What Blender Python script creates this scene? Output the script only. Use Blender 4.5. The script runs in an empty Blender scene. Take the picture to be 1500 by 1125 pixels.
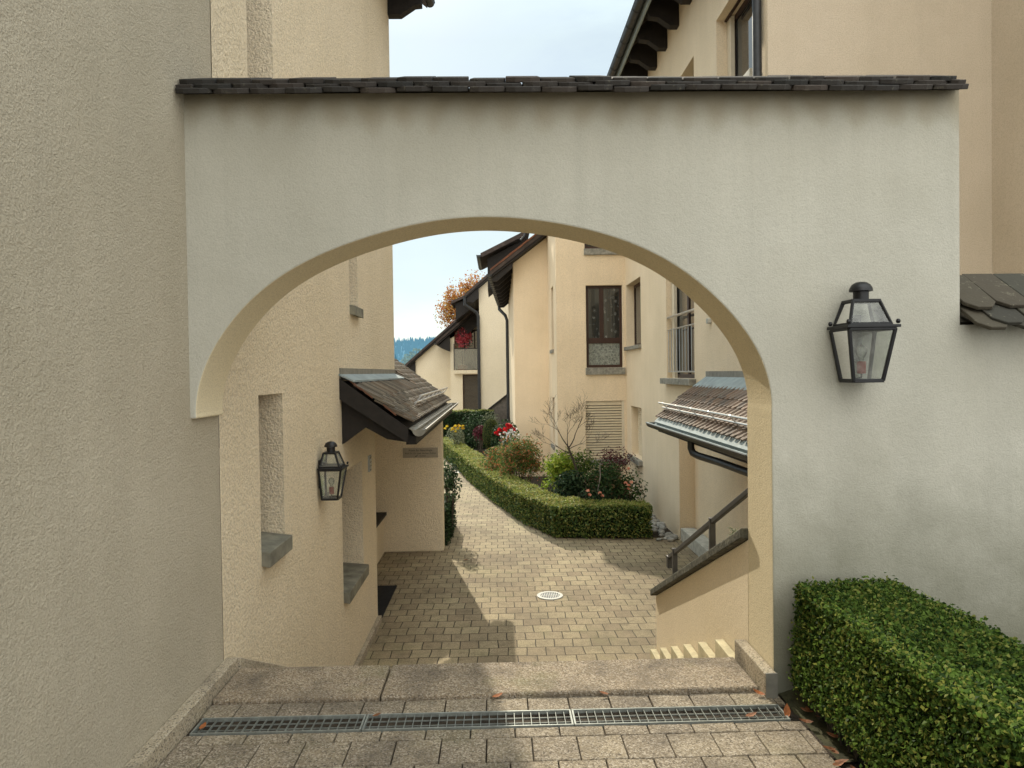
import bpy, bmesh, math, random
import numpy as np
from mathutils import Vector, Matrix
random.seed(7)
RNG = np.random.default_rng(11)
S = bpy.context.scene
COL = S.collection
GZ = -1.45                      # courtyard level (the upper landing is z = 0)

# ------------------------------------------------------------------ materials
M = {}
class NT:
    def __init__(s, name):
        s.m = bpy.data.materials.new(name); s.m.use_nodes = True
        s.t = s.m.node_tree; s.n = s.t.nodes; s.b = s.n['Principled BSDF']
        s.out = s.n['Material Output']; M[name] = s.m
        s.tc = None
    def add(s, typ, ins=None, **kw):
        nd = s.n.new(typ)
        for k, v in kw.items(): setattr(nd, k, v)
        for k, v in (ins or {}).items():
            if hasattr(v, 'links'): s.t.links.new(v, nd.inputs[k])
            else: nd.inputs[k].default_value = v
        return nd
    def link(s, a, b): s.t.links.new(a, b)
    def obj(s):
        if s.tc is None: s.tc = s.add('ShaderNodeTexCoord').outputs['Object']
        return s.tc
    def noise(s, scale, detail=3, rough=.55, vec=None, dist=0.0):
        return s.add('ShaderNodeTexNoise', {'Vector': vec or s.obj(), 'Scale': scale, 'Detail': detail, 'Roughness': rough, 'Distortion': dist}).outputs['Fac']
    def ramp(s, fac, stops, interp='LINEAR'):
        r = s.add('ShaderNodeValToRGB', {'Fac': fac}); r.color_ramp.interpolation = interp
        e = r.color_ramp.elements
        while len(e) < len(stops): e.new(.5)
        for i, (p, c) in enumerate(stops):
            e[i].position = p
            e[i].color = (c, c, c, 1) if isinstance(c, (int, float)) else (*c, 1)
        return r.outputs['Color']
    def mix(s, fac, a, b, mode='MIX'):
        nd = s.n.new('ShaderNodeMix'); nd.data_type = 'RGBA'; nd.blend_type = mode
        for sock, v in ((nd.inputs[0], fac), (nd.inputs[6], a), (nd.inputs[7], b)):
            if hasattr(v, 'links'): s.t.links.new(v, sock)
            elif isinstance(v, (int, float)): sock.default_value = v
            else: sock.default_value = (*v, 1)
        return nd.outputs[2]
    def math(s, op, a, b=0.0, c=0.0, clamp=False):
        nd = s.n.new('ShaderNodeMath'); nd.operation = op; nd.use_clamp = clamp
        for i, v in enumerate((a, b, c)):
            if hasattr(v, 'links'): s.t.links.new(v, nd.inputs[i])
            else: nd.inputs[i].default_value = v
        return nd.outputs[0]
    def xyz(s, vec=None):
        o = s.add('ShaderNodeSeparateXYZ', {'Vector': vec or s.obj()}).outputs
        return o[0], o[1], o[2]
    def mapped(s, scale):
        return s.add('ShaderNodeMapping', {'Vector': s.obj(), 'Scale': scale}).outputs[0]
    def island(s): return s.add('ShaderNodeNewGeometry').outputs['Random Per Island']
    def bump(s, h, strength, dist):
        nd = s.add('ShaderNodeBump', {'Height': h, 'Strength': strength, 'Distance': dist})
        s.link(nd.outputs[0], s.b.inputs['Normal'])
    def base(s, c, rough=.8, metal=0.0, spec=.3):
        b = s.b.inputs
        if hasattr(c, 'links'): s.link(c, b['Base Color'])
        else: b['Base Color'].default_value = (*c, 1)
        if hasattr(rough, 'links'): s.link(rough, b['Roughness'])
        else: b['Roughness'].default_value = rough
        b['Metallic'].default_value = metal; b['Specular IOR Level'].default_value = spec
        return s.m

def stucco(name, col, grain=85, bump=.55, dirt=.25, top=None, foot=None, dist=.012, streak=.0, grain_shade=.42):
    """rough scraped render: grain bump, blotches, rain streaks, optional brown band below the top / damp at the foot (z levels)"""
    t = NT(name)
    big = t.ramp(t.noise(.9, 5, .6), [(.3, 0), (.75, 1)])
    col2 = tuple(c * (1 - dirt) * k for c, k in zip(col, (1, .99, .95)))
    c = t.mix(big, col2, col)
    st = t.ramp(t.noise(1, 4, .6, t.mapped((5, 5, .28))), [(.35, .0), (.75, 1)])
    c = t.mix(t.math('MULTIPLY', st, dirt * .9 + streak), c, tuple(q * .72 for q in col))
    st2 = t.ramp(t.noise(1, 5, .6, t.mapped((16, 16, .35))), [(.52, .0), (.72, 1)])
    c = t.mix(t.math('MULTIPLY', t.math('MULTIPLY', st2, big), dirt * 1.1), c, tuple(q * .62 for q in col))
    g = t.noise(grain, 4, .62, dist=.35)
    g2 = t.noise(grain * .28, 2, .5)
    c = t.mix(t.ramp(g, [(.34, grain_shade), (.56, 0)]), c, tuple(q * .5 for q in col))  # hollows of the grain painted darker, relief shade put into the colour
    x, y, z = t.xyz()
    if top is not None:           # wavy brown tone, stronger towards the top edge
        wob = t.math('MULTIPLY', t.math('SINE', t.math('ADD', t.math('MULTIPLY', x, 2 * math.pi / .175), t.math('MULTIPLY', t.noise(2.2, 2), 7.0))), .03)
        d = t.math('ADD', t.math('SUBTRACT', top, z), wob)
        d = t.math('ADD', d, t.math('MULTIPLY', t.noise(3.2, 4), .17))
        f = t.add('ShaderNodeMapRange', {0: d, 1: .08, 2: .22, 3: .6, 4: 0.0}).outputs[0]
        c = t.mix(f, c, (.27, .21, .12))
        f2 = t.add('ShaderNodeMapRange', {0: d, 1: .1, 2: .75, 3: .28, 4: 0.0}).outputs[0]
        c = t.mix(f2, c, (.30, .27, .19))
    if foot is not None:
        d = t.math('ADD', t.math('SUBTRACT', z, foot), t.math('MULTIPLY', t.noise(2.5, 5, .65), -.9))
        f = t.add('ShaderNodeMapRange', {0: d, 1: -.45, 2: .45, 3: .75, 4: 0.0}).outputs[0]
        c = t.mix(f, c, (.12, .12, .075))
    t.base(c, .92, 0, .15)
    h = t.math('ADD', g, t.math('MULTIPLY', g2, .6))
    t.bump(h, bump, dist)
    return t.m

stucco('render_near', (.61, .54, .42), 100, .95, .24, dist=.013, foot=.1, streak=.10)  # same paint as the far wall, its shade put into a greyer colour
stucco('render_left', (.91, .775, .575), 58, 1.0, .12, dist=.022, streak=.07, grain_shade=.55)  # same paint as the near wall, warm bounced light put into the colour
stucco('render_arch', (.57, .55, .475), 130, .4, .26, top=3.0, foot=.34, dist=.008, streak=.16, grain_shade=.22)
stucco('render_intrados', (.78, .68, .48), 110, .45, .12, dist=.008)  # yellower tone paints in the warm bounce under the arch
stucco('render_warm', (.86, .71, .515), 60, .5, .16, dist=.014, streak=.10)
stucco('render_pale', (.84, .705, .52), 60, .5, .14, dist=.014, streak=.10, foot=GZ - .3)
stucco('render_cream', (.85, .735, .55), 90, .3, .10, dist=.008, streak=.06)
stucco('render_shade', (.60, .505, .385), 80, .5, .15, dist=.01, streak=.08)  # darker copy of the house render, shade of these walls in its colour
stucco('render_far', (.80, .70, .53), 30, .3, .12, dist=.012)

def simple(name, col, rough=.7, metal=0.0, spec=.3, nscale=12, var=.25, bump=.0, bs=60, bd=.004):
    t = NT(name)
    c = t.mix(t.ramp(t.noise(nscale, 4, .6), [(.3, 0), (.7, 1)]), tuple(q * (1 - var) for q in col), tuple(min(1, q * (1 + var)) for q in col))
    t.base(c, rough, metal, spec)
    if bump: t.bump(t.noise(bs, 4, .6), bump, bd)
    return t.m
simple('dark_wood', (.018, .015, .013), .7, bump=.3, bs=40)
simple('brown_frame', (.045, .022, .014), .45, var=.15)
simple('zinc', (.27, .315, .32), .7, 0, .12, var=.18, nscale=6)
simple('zinc_dull', (.22, .21, .18), .6, .3, .4, var=.3, nscale=9)
simple('dark_gutter', (.035, .036, .037), .45, .4, .4)
simple('black_iron', (.012, .012, .013), .42, .3, .5, bump=.15, bs=90, bd=.002)
simple('rail_metal', (.06, .058, .056), .5, .4, .4)
simple('steel', (.55, .55, .54), .3, .9, .5, var=.1)
simple('galvanised', (.27, .285, .26), .5, .5, .4, var=.25, nscale=30)
simple('trough_dark', (.028, .045, .062), .6)
simple('sill_stone', (.24, .23, .195), .85, bump=.3, bs=70, var=.35, nscale=14)
simple('mossy_sill', (.19, .18, .14), .9, bump=.25, bs=90, var=.4, nscale=7)
simple('coping_stone', (.085, .082, .06), .9, bump=.8, bs=45, bd=.012, var=.6, nscale=24)
simple('dark_coping', (.03, .026, .022), .8)
simple('door_paint', (.05, .035, .028), .5)
simple('soil', (.035, .026, .017), .95, bump=.8, bs=25, bd=.03, var=.5, nscale=6)
simple('mat_rubber', (.012, .012, .013), .95, bump=.5, bs=150)
simple('cream_pvc', (.62, .55, .42), .5, var=.05)
simple('blind_slat', (.72, .63, .47), .5, var=.06)
simple('blind_dark', (.10, .085, .065), .5, var=.1)
simple('red_candle', (.30, .055, .04), .5, var=.1)
simple('brass_sign', (.34, .295, .225), .42, .35, .4, var=.06)
simple('sign_ink', (.03, .025, .02), .7, var=.05)
simple('plate_grey', (.36, .38, .38), .4, .2, .4, var=.1)
simple('white_cover', (.42, .42, .39), .5, .2, .4, var=.15, nscale=40)
simple('bark', (.06, .048, .036), .9, bump=.6, bs=60, bd=.01, var=.4)
simple('pale_bark', (.22, .19, .16), .9, var=.3)
simple('hedge_core', (.012, .018, .008), 1.0, var=.3)
simple('terracotta', (.30, .15, .09), .8)
simple('hearth', (.3, .28, .25), .9)
simple('field_stone', (.30, .29, .26), .9, bump=.5, bs=20, bd=.02, var=.35, nscale=7)
simple('brown_leaf', (.19, .075, .03), .75, var=.5, nscale=30)
simple('orange_leaf', (.30, .10, .03), .7, var=.4, nscale=30)
simple('planks', (.13, .115, .10), .85, bump=.4, bs=20)

def glass_clear(name):
    t = NT(name)
    tr = t.add('ShaderNodeBsdfTransparent', {'Color': (.86, .89, .86, 1)})
    gl = t.add('ShaderNodeBsdfGlossy', {'Color': (1, 1, 1, 1), 'Roughness': .05})
    df = t.add('ShaderNodeBsdfDiffuse', {'Color': (.5, .5, .46, 1)})
    f = t.ramp(t.noise(22, 4, .65), [(.3, .10), (.8, .4)])
    a = t.add('ShaderNodeMixShader', {0: f}); t.link(tr.outputs[0], a.inputs[1]); t.link(df.outputs[0], a.inputs[2])
    fr = t.add('ShaderNodeFresnel', {'IOR': 1.45})
    b = t.add('ShaderNodeMixShader', {0: fr.outputs[0]}); t.link(a.outputs[0], b.inputs[1]); t.link(gl.outputs[0], b.inputs[2])
    t.link(b.outputs[0], t.out.inputs[0])
glass_clear('lantern_glass'); glass_clear('rail_glass')
t = NT('window_glass')            # dark room behind, sky reflected
t.base(t.mix(t.ramp(t.noise(1.4, 3), [(.4, 0), (.7, 1)]), (.010, .011, .011), (.06, .062, .058)), .04, 0, .9)
t = NT('curtain_glass')           # pane with a printed net curtain close behind it
v = t.add('ShaderNodeTexVoronoi', {'Vector': t.obj(), 'Scale': 7.5, 'Randomness': .9})
pet = t.math('MULTIPLY', t.ramp(v.outputs['Distance'], [(.16, 1), (.36, 0)]), t.ramp(t.noise(26, 3, .7), [(.44, 0), (.54, 1)]))
fold = t.ramp(t.noise(1, 2, .5, t.mapped((9, 9, .3))), [(.35, .0), (.7, 1)])
c = t.mix(fold, (.018, .019, .018), (.085, .088, .078))
t.base(t.mix(t.math('MULTIPLY', pet, .32), c, (.42, .43, .4)), .05, 0, .9)
t = NT('lace_glass')
v = t.add('ShaderNodeTexVoronoi', {'Vector': t.obj(), 'Scale': 13, 'Randomness': 1.0}, feature='DISTANCE_TO_EDGE')
f = t.ramp(v.outputs['Distance'], [(.03, 1), (.2, 0)])
f = t.mix(.72, f, t.ramp(t.noise(24, 5, .75), [(.35, 0), (.65, 1)]))
t.base(t.mix(f, (.08, .09, .08), (.32, .34, .30)), .08, 0, .7)

# brick-laid concrete pavers of the yard (20 x 16.5 cm, running bond)
t = NT('yard_pavers')
wv = t.add('ShaderNodeVectorMath', {0: t.obj(), 1: t.add('ShaderNodeVectorMath', {0: t.add('ShaderNodeTexNoise', {'Vector': t.obj(), 'Scale': 1.6, 'Detail': 2.0}).outputs['Color'], 'Scale': .07}, operation='SCALE').outputs[0]}, operation='ADD').outputs[0]
br = t.add('ShaderNodeTexBrick', {'Vector': wv, 'Color1': (.47, .385, .235, 1), 'Color2': (.39, .305, .195, 1), 'Mortar': (.05, .042, .03, 1), 'Scale': 1.0, 'Mortar Size': .0065, 'Mortar Smooth': .3, 'Bias': -.1, 'Brick Width': .215, 'Row Height': .228}, offset=.5)
br2 = t.add('ShaderNodeTexBrick', {'Vector': wv, 'Color1': (1, 1, 1, 1), 'Color2': (.62, .58, .55, 1), 'Mortar': (.6, .6, .6, 1), 'Scale': 1.0, 'Mortar Size': .0, 'Bias': 0.0, 'Brick Width': .215, 'Row Height': .228}, offset=.5)
c = t.mix(.35, br.outputs['Color'], br2.outputs['Color'], 'MULTIPLY')
c = t.mix(t.ramp(t.noise(130, 3, .7), [(.38, .62), (.62, 0)]), c, (.07, .055, .04))
c = t.mix(t.ramp(t.noise(190, 2, .7), [(.66, 0), (.74, .45)]), c, (.5, .46, .38))
c = t.mix(t.ramp(t.noise(.8, 5, .65), [(.42, 0), (.72, .6)]), c, (.10, .08, .055))
c = t.mix(t.ramp(t.noise(7, 5, .7), [(.5, 0), (.72, .5)]), c, (.085, .07, .045))
c = t.mix(t.ramp(t.noise(1.7, 4, .6), [(.55, 0), (.8, .4)]), c, (.16, .165, .07))
t.base(c, .88, 0, .25)
h = t.math('ADD', t.math('MULTIPLY', br.outputs['Fac'], -1.0), t.math('MULTIPLY', t.noise(120, 3), .25))
t.bump(h, .8, .008)

# exposed-aggregate concrete of the landing
def aggregate(name, ca, cb, spk=.5, moss=.3):
    t = NT(name)
    c = t.mix(t.island(), ca, cb)
    v = t.add('ShaderNodeTexVoronoi', {'Vector': t.obj(), 'Scale': 150.0})
    rnd = t.xyz(v.outputs['Color'])[0]
    c = t.mix(t.ramp(rnd, [(.60, 0), (.95, .6)]), c, (.50, .44, .36))
    c = t.mix(t.ramp(rnd, [(.05, .65), (.32, 0)]), c, (.05, .04, .035))
    c = t.mix(t.ramp(t.noise(3.2, 5, .65), [(.45, 0), (.72, .75)]), c, (.075, .062, .05))
    c = t.mix(t.ramp(t.noise(2.1, 4, .6), [(.56, 0), (.8, moss)]), c, (.13, .14, .05))
    t.base(c, .9, 0, .25)
    t.bump(t.math('ADD', v.outputs['Distance'], t.noise(60, 3)), .55, .004)
aggregate('aggregate_slab', (.27, .22, .15), (.21, .17, .12))
aggregate('aggregate_step', (.285, .22, .145), (.235, .185, .125), moss=.55)
aggregate('kerb_concrete', (.40, .34, .245), (.36, .30, .21), moss=.2)
simple('pale_step', (.42, .41, .36), .85, bump=.2)
simple('stair_skirting', (.52, .46, .30), .85, bump=.3, bs=80)

def tile_mat(name, cols, lichen=.4):
    t = NT(name)
    n = len(cols)
    c = t.ramp(t.island(), [(i / (n - 1), q) for i, q in enumerate(cols)])
    c = t.mix(t.ramp(t.noise(5, 4, .6), [(.45, 0), (.75, .45)]), c, (.04, .035, .028))
    c = t.mix(t.ramp(t.noise(28, 4, .7), [(.6, 0), (.75, lichen)]), c, (.30, .28, .2))
    t.base(c, .82, 0, .3)
    t.bump(t.noise(50, 4, .65), .5, .006)
tile_mat('tile_coping', [(.034, .031, .028), (.05, .042, .036), (.028, .027, .025), (.07, .055, .045)], .35)
tile_mat('tile_low', [(.055, .052, .038), (.04, .038, .03), (.075, .07, .048), (.06, .048, .034)], .6)
tile_mat('tile_left', [(.10, .088, .068), (.13, .105, .08), (.19, .165, .125), (.085, .072, .055), (.15, .105, .07)], .5)
tile_mat('tile_right', [(.15, .105, .08), (.20, .15, .115), (.12, .10, .085), (.18, .125, .09), (.16, .135, .11)], .3)
tile_mat('tile_edge', [(.22, .085, .045), (.13, .06, .038), (.26, .10, .05)], .2)
simple('tile_far', (.06, .045, .038), .85, bump=.6, bs=9, bd=.05, var=.4, nscale=5)

def leaf_mat(name, cols, trans=.3, rough=.6, spec=.12):
    t = NT(name); n = len(cols)
    c = t.ramp(t.island(), [(i / n, q) for i, q in enumerate(cols)], 'CONSTANT')
    t.base(c, rough, 0, spec)
    tl = t.add('ShaderNodeBsdfTranslucent', {'Color': c})
    mx = t.add('ShaderNodeMixShader', {0: trans}); t.link(t.b.outputs[0], mx.inputs[1]); t.link(tl.outputs[0], mx.inputs[2])
    t.link(mx.outputs[0], t.out.inputs[0])
leaf_mat('leaf_box', [(.025, .055, .012), (.08, .145, .026), (.14, .22, .04), (.05, .09, .02), (.24, .26, .06), (.13, .20, .04)], .45, .62, .12)
leaf_mat('leaf_lit_top', [(.25, .29, .06), (.34, .36, .09), (.38, .32, .11), (.16, .22, .05)], .4, .5, .25)  # bright yellow-green paints sunlight onto the hedge tops
leaf_mat('leaf_yard', [(.03, .06, .016), (.09, .14, .032), (.19, .245, .06), (.05, .095, .022), (.26, .25, .07)], .3, .5, .25)
leaf_mat('leaf_yew', [(.010, .024, .010), (.018, .038, .014), (.03, .055, .02)])
leaf_mat('leaf_topiary', [(.03, .055, .015), (.06, .085, .02), (.11, .12, .03)])
leaf_mat('leaf_fern', [(.05, .10, .02), (.10, .17, .03), (.20, .24, .05), (.07, .12, .03), (.04, .07, .02)], .4)
leaf_mat('leaf_lime', [(.20, .30, .03), (.30, .38, .05), (.12, .2, .03), (.36, .40, .07)], .45)
leaf_mat('leaf_dark', [(.012, .028, .012), (.022, .05, .02), (.05, .085, .04), (.018, .035, .015), (.07, .11, .05)], .25)
leaf_mat('leaf_rose', [(.02, .045, .016), (.045, .085, .028), (.09, .14, .045), (.03, .055, .02), (.14, .10, .05), (.06, .11, .035)], .35)
leaf_mat('leaf_nandina', [(.08, .14, .035), (.36, .13, .05), (.14, .19, .05), (.10, .16, .04), (.42, .19, .09), (.06, .11, .03), (.34, .26, .10), (.12, .17, .04)], .4)
leaf_mat('leaf_purple', [(.09, .022, .03), (.14, .03, .045), (.06, .02, .025)])
leaf_mat('leaf_grey', [(.20, .23, .15), (.28, .30, .2), (.13, .16, .09)])
leaf_mat('leaf_autumn', [(.42, .17, .04), (.50, .24, .07), (.34, .12, .04), (.46, .30, .09)], .4)
leaf_mat('leaf_maple', [(.80, .16, .20), (.66, .08, .12), (.85, .26, .30), (.8, .18, .22)], .5)
leaf_mat('petal_red', [(.60, .015, .02), (.45, .01, .02), (.72, .04, .04)], .3)
leaf_mat('petal_white', [(.75, .75, .74), (.6, .62, .6), (.82, .8, .8)], .3)
leaf_mat('petal_yellow', [(.75, .45, .03), (.7, .55, .05), (.6, .33, .03)], .3)
leaf_mat('petal_salmon', [(.75, .22, .12), (.8, .38, .25)], .3)
leaf_mat('leaf_spruce', [(.03, .07, .06), (.045, .09, .08)], .1)

# far hills seen through valley haze (haze painted in as bluish base colour and emission)
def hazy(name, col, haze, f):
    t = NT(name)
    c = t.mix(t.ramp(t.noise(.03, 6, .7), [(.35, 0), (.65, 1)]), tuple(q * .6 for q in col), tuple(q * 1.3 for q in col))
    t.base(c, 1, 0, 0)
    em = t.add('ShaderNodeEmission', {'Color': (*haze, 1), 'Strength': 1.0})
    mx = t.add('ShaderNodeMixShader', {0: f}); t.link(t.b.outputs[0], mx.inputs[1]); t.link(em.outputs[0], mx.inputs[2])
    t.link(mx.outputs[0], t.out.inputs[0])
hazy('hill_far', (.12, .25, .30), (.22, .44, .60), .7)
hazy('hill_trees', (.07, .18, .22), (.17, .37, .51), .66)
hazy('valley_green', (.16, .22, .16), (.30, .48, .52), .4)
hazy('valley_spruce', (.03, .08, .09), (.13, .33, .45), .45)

# ------------------------------------------------------------------ mesh helpers
class MB:
    def __init__(s): s.v = []; s.f = []; s.mi = []
    def face(s, pts, mi=0):
        i = len(s.v); s.v += [tuple(p) for p in pts]; s.f.append(tuple(range(i, i + len(pts)))); s.mi.append(mi)
    def hexa(s, p, mi=0):
        """8 points: bottom ring then top ring"""
        i = len(s.v); s.v += [tuple(q) for q in p]
        for f in ((0, 3, 2, 1), (4, 5, 6, 7), (0, 1, 5, 4), (1, 2, 6, 5), (2, 3, 7, 6), (3, 0, 4, 7)):
            s.f.append(tuple(i + k for k in f)); s.mi.append(mi)
        return s
    def box(s, x0, x1, y0, y1, z0, z1, mi=0):
        return s.hexa([(x0, y0, z0), (x1, y0, z0), (x1, y1, z0), (x0, y1, z0), (x0, y0, z1), (x1, y0, z1), (x1, y1, z1), (x0, y1, z1)], mi)
    def prism(s, poly, ext, mi=0):
        e = Vector(ext); n = len(poly); i = len(s.v)
        s.v += [tuple(p) for p in poly] + [tuple(Vector(p) + e) for p in poly]
        s.f.append(tuple(i + k for k in range(n))); s.mi.append(mi)
        s.f.append(tuple(i + n + k for k in reversed(range(n)))); s.mi.append(mi)
        for k in range(n):
            j = (k + 1) % n; s.f.append((i + k, i + j, i + n + j, i + n + k)); s.mi.append(mi)
        return s
    def bar(s, a, b, w, h=None, up=(0, 0, 1)):
        a = Vector(a); b = Vector(b); d = (b - a).normalized(); u = Vector(up)
        if abs(d.dot(u)) > .95: u = Vector((1, 0, 0))
        r = d.cross(u).normalized(); u = r.cross(d); h = h or w
        q = [r * (-w / 2) + u * (-h / 2), r * (w / 2) + u * (-h / 2), r * (w / 2) + u * (h / 2), r * (-w / 2) + u * (h / 2)]
        return s.hexa([a + k for k in q] + [b + k for k in q])
    def tube(s, pts, r, n=10, cap=True):
        pts = [Vector(p) for p in pts]; rs = r if isinstance(r, (list, tuple)) else [r] * len(pts)
        rings = []; ref = None
        for i, p in enumerate(pts):
            d = (pts[min(i + 1, len(pts) - 1)] - pts[max(i - 1, 0)]).normalized()
            if ref is None:
                ref = d.cross(Vector((0, 0, 1)))
                if ref.length < .05: ref = Vector((1, 0, 0))
            ref = (ref - d * ref.dot(d)).normalized(); w = d.cross(ref)
            i0 = len(s.v)
            for k in range(n):
                a = 2 * math.pi * k / n
                s.v.append(tuple(p + (ref * math.cos(a) + w * math.sin(a)) * rs[i]))
            rings.append(i0)
        for a, b in zip(rings, rings[1:]):
            for k in range(n):
                s.f.append((a + k, a + (k + 1) % n, b + (k + 1) % n, b + k)); s.mi.append(0)
        if cap:
            s.f.append(tuple(rings[0] + k for k in reversed(range(n)))); s.mi.append(0)
            s.f.append(tuple(rings[-1] + k for k in range(n))); s.mi.append(0)
        return s
    def lathe(s, prof, c=(0, 0, 0), n=20):
        i0 = len(s.v)
        for r, z in prof:
            for k in range(n):
                a = 2 * math.pi * k / n; s.v.append((c[0] + r * math.cos(a), c[1] + r * math.sin(a), c[2] + z))
        for j in range(len(prof) - 1):
            for k in range(n):
                a = i0 + j * n; s.f.append((a + k, a + (k + 1) % n, a + n + (k + 1) % n, a + n + k)); s.mi.append(0)
        return s
    def half_gutter(s, a, b, r, n=9, t=.006):
        """open half-round gutter from a to b (rim level = the points)"""
        a = Vector(a); b = Vector(b); d = (b - a).normalized(); w = d.cross(Vector((0, 0, 1))).normalized(); up = Vector((0, 0, 1))
        for rr, sgn in ((r, 1), (r - t, -1)):
            ring = []
            for p in (a, b):
                i0 = len(s.v)
                for k in range(n + 1):
                    q = math.pi * k / n; s.v.append(tuple(p + w * rr * math.cos(q) - up * rr * math.sin(q)))
                ring.append(i0)
            for k in range(n): s.f.append((ring[0] + k, ring[0] + k + 1, ring[1] + k + 1, ring[1] + k)); s.mi.append(0)
        for p in (a, b):
            i0 = len(s.v)
            for k in range(n + 1):
                q = math.pi * k / n; s.v.append(tuple(p + w * (r - .001) * math.cos(q) - up * (r - .001) * math.sin(q)))
            s.f.append(tuple(range(i0, i0 + n + 1))); s.mi.append(0)
        for sg in (-1, 1): s.tube([a + w * r * sg, b + w * r * sg], .009, 6)
        return s
    def build(s, name, mat, parent=None, smooth=False, bevel=0, weld=False, local=False, seg=2):
        me = bpy.data.meshes.new(name)
        off = Vector((0, 0, 0))
        if parent is not None and not local:
            p = parent
            while p is not None: off += p.location; p = p.parent
        me.from_pydata([tuple(Vector(v) - off) for v in s.v], [], s.f)
        for m in (mat if isinstance(mat, (list, tuple)) else [mat]): me.materials.append(M[m])
        me.polygons.foreach_set('material_index', s.mi)
        bm = bmesh.new(); bm.from_mesh(me)
        if weld or bevel: bmesh.ops.remove_doubles(bm, verts=bm.verts, dist=.0008)
        bmesh.ops.recalc_face_normals(bm, faces=bm.faces)
        bm.to_mesh(me); bm.free()
        if smooth:
            me.polygons.foreach_set('use_smooth', [True] * len(me.polygons))
            if hasattr(me, 'set_sharp_from_angle'): me.set_sharp_from_angle(angle=math.radians(40))
        o = bpy.data.objects.new(name, me); COL.objects.link(o)
        if parent is not None: o.parent = parent
        if bevel:
            b = o.modifiers.new('Bevel', 'BEVEL'); b.width = bevel; b.segments = seg; b.limit_method = 'ANGLE'; b.angle_limit = math.radians(35)
        return o

def tag(o, label=None, cat=None, group=None, kind=None):
    if label: o['label'] = label
    if cat: o['category'] = cat
    if group: o['group'] = group
    if kind: o['kind'] = kind
    return o
def thing(name, label, cat, loc=(0, 0, 0), rz=0.0, group=None):
    o = bpy.data.objects.new(name, None); COL.objects.link(o); o.empty_display_size = .2
    o.location = loc; o.rotation_euler = (0, 0, rz)
    return tag(o, label, cat, group)
def sub(name, parent):            # an empty part that carries sub-parts
    o = bpy.data.objects.new(name, None); COL.objects.link(o); o.parent = parent; o.empty_display_size = .1
    return o
def np_obj(name, V, mat, parent=None, nper=4):
    V = np.asarray(V, dtype=np.float32).reshape(-1, 3)
    if parent is not None:
        off = Vector((0, 0, 0)); p = parent
        while p is not None: off += p.location; p = p.parent
        V = V - np.array(off, dtype=np.float32)
    n = len(V); nf = n // nper
    me = bpy.data.meshes.new(name); me.vertices.add(n); me.vertices.foreach_set('co', V.ravel())
    me.loops.add(n); me.loops.foreach_set('vertex_index', np.arange(n, dtype=np.int32))
    me.polygons.add(nf); me.polygons.foreach_set('loop_start', np.arange(0, n, nper, dtype=np.int32))
    me.update(calc_edges=True); me.validate()
    me.materials.append(M[mat])
    o = bpy.data.objects.new(name, me); COL.objects.link(o)
    if parent is not None: o.parent = parent
    return o
def unit(a): return a / np.maximum(np.linalg.norm(a, axis=1, keepdims=True), 1e-6)
def leaves(P, N, size, wid=.55, tilt=.8, var=.35):
    """diamond leaves at P, roughly facing N"""
    P = np.asarray(P); n = len(P)
    nn = unit(np.asarray(N) + RNG.normal(0, tilt, (n, 3)))
    t = unit(np.cross(nn, RNG.normal(0, 1, (n, 3)))); s = np.cross(nn, t)
    L = (size * (1 + RNG.uniform(-var, var, (n, 1)))); W = L * wid
    V = np.stack([P - t * L * .5, P + s * W * .5 + nn * L * .12, P + t * L * .5 - nn * L * .08, P - s * W * .5 + nn * L * .12], 1)
    return V

def wall(mb, ax, c, u0, u1, z0, z1, ops=(), into=1, mi=0):
    """sheet wall on the plane ax=c with recesses (u0,u1,z0,z1,depth); 'into' is the inward sign"""
    P = (lambda u, z, d=0: (c + d * into, u, z)) if ax == 'x' else (lambda u, z, d=0: (u, c + d * into, z))
    us = sorted({u0, u1, *[q for o in ops for q in o[:2]]}); zs = sorted({z0, z1, *[q for o in ops for q in o[2:4]]})
    us = [u for u in us if u0 <= u <= u1]; zs = [z for z in zs if z0 <= z <= z1]
    for a, b in zip(us, us[1:]):
        for e, f in zip(zs, zs[1:]):
            um, zm = (a + b) / 2, (e + f) / 2
            if any(o[0] < um < o[1] and o[2] < zm < o[3] for o in ops): continue
            mb.face([P(a, e), P(b, e), P(b, f), P(a, f)], mi)
    for a, b, e, f, d in ops:
        mb.face([P(a, e), P(a, f), P(a, f, d), P(a, e, d)], mi); mb.face([P(b, e), P(b, f), P(b, f, d), P(b, e, d)], mi)
        mb.face([P(a, f), P(b, f), P(b, f, d), P(a, f, d)], mi); mb.face([P(a, e), P(b, e), P(b, e, d), P(a, e, d)], mi)

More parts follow.
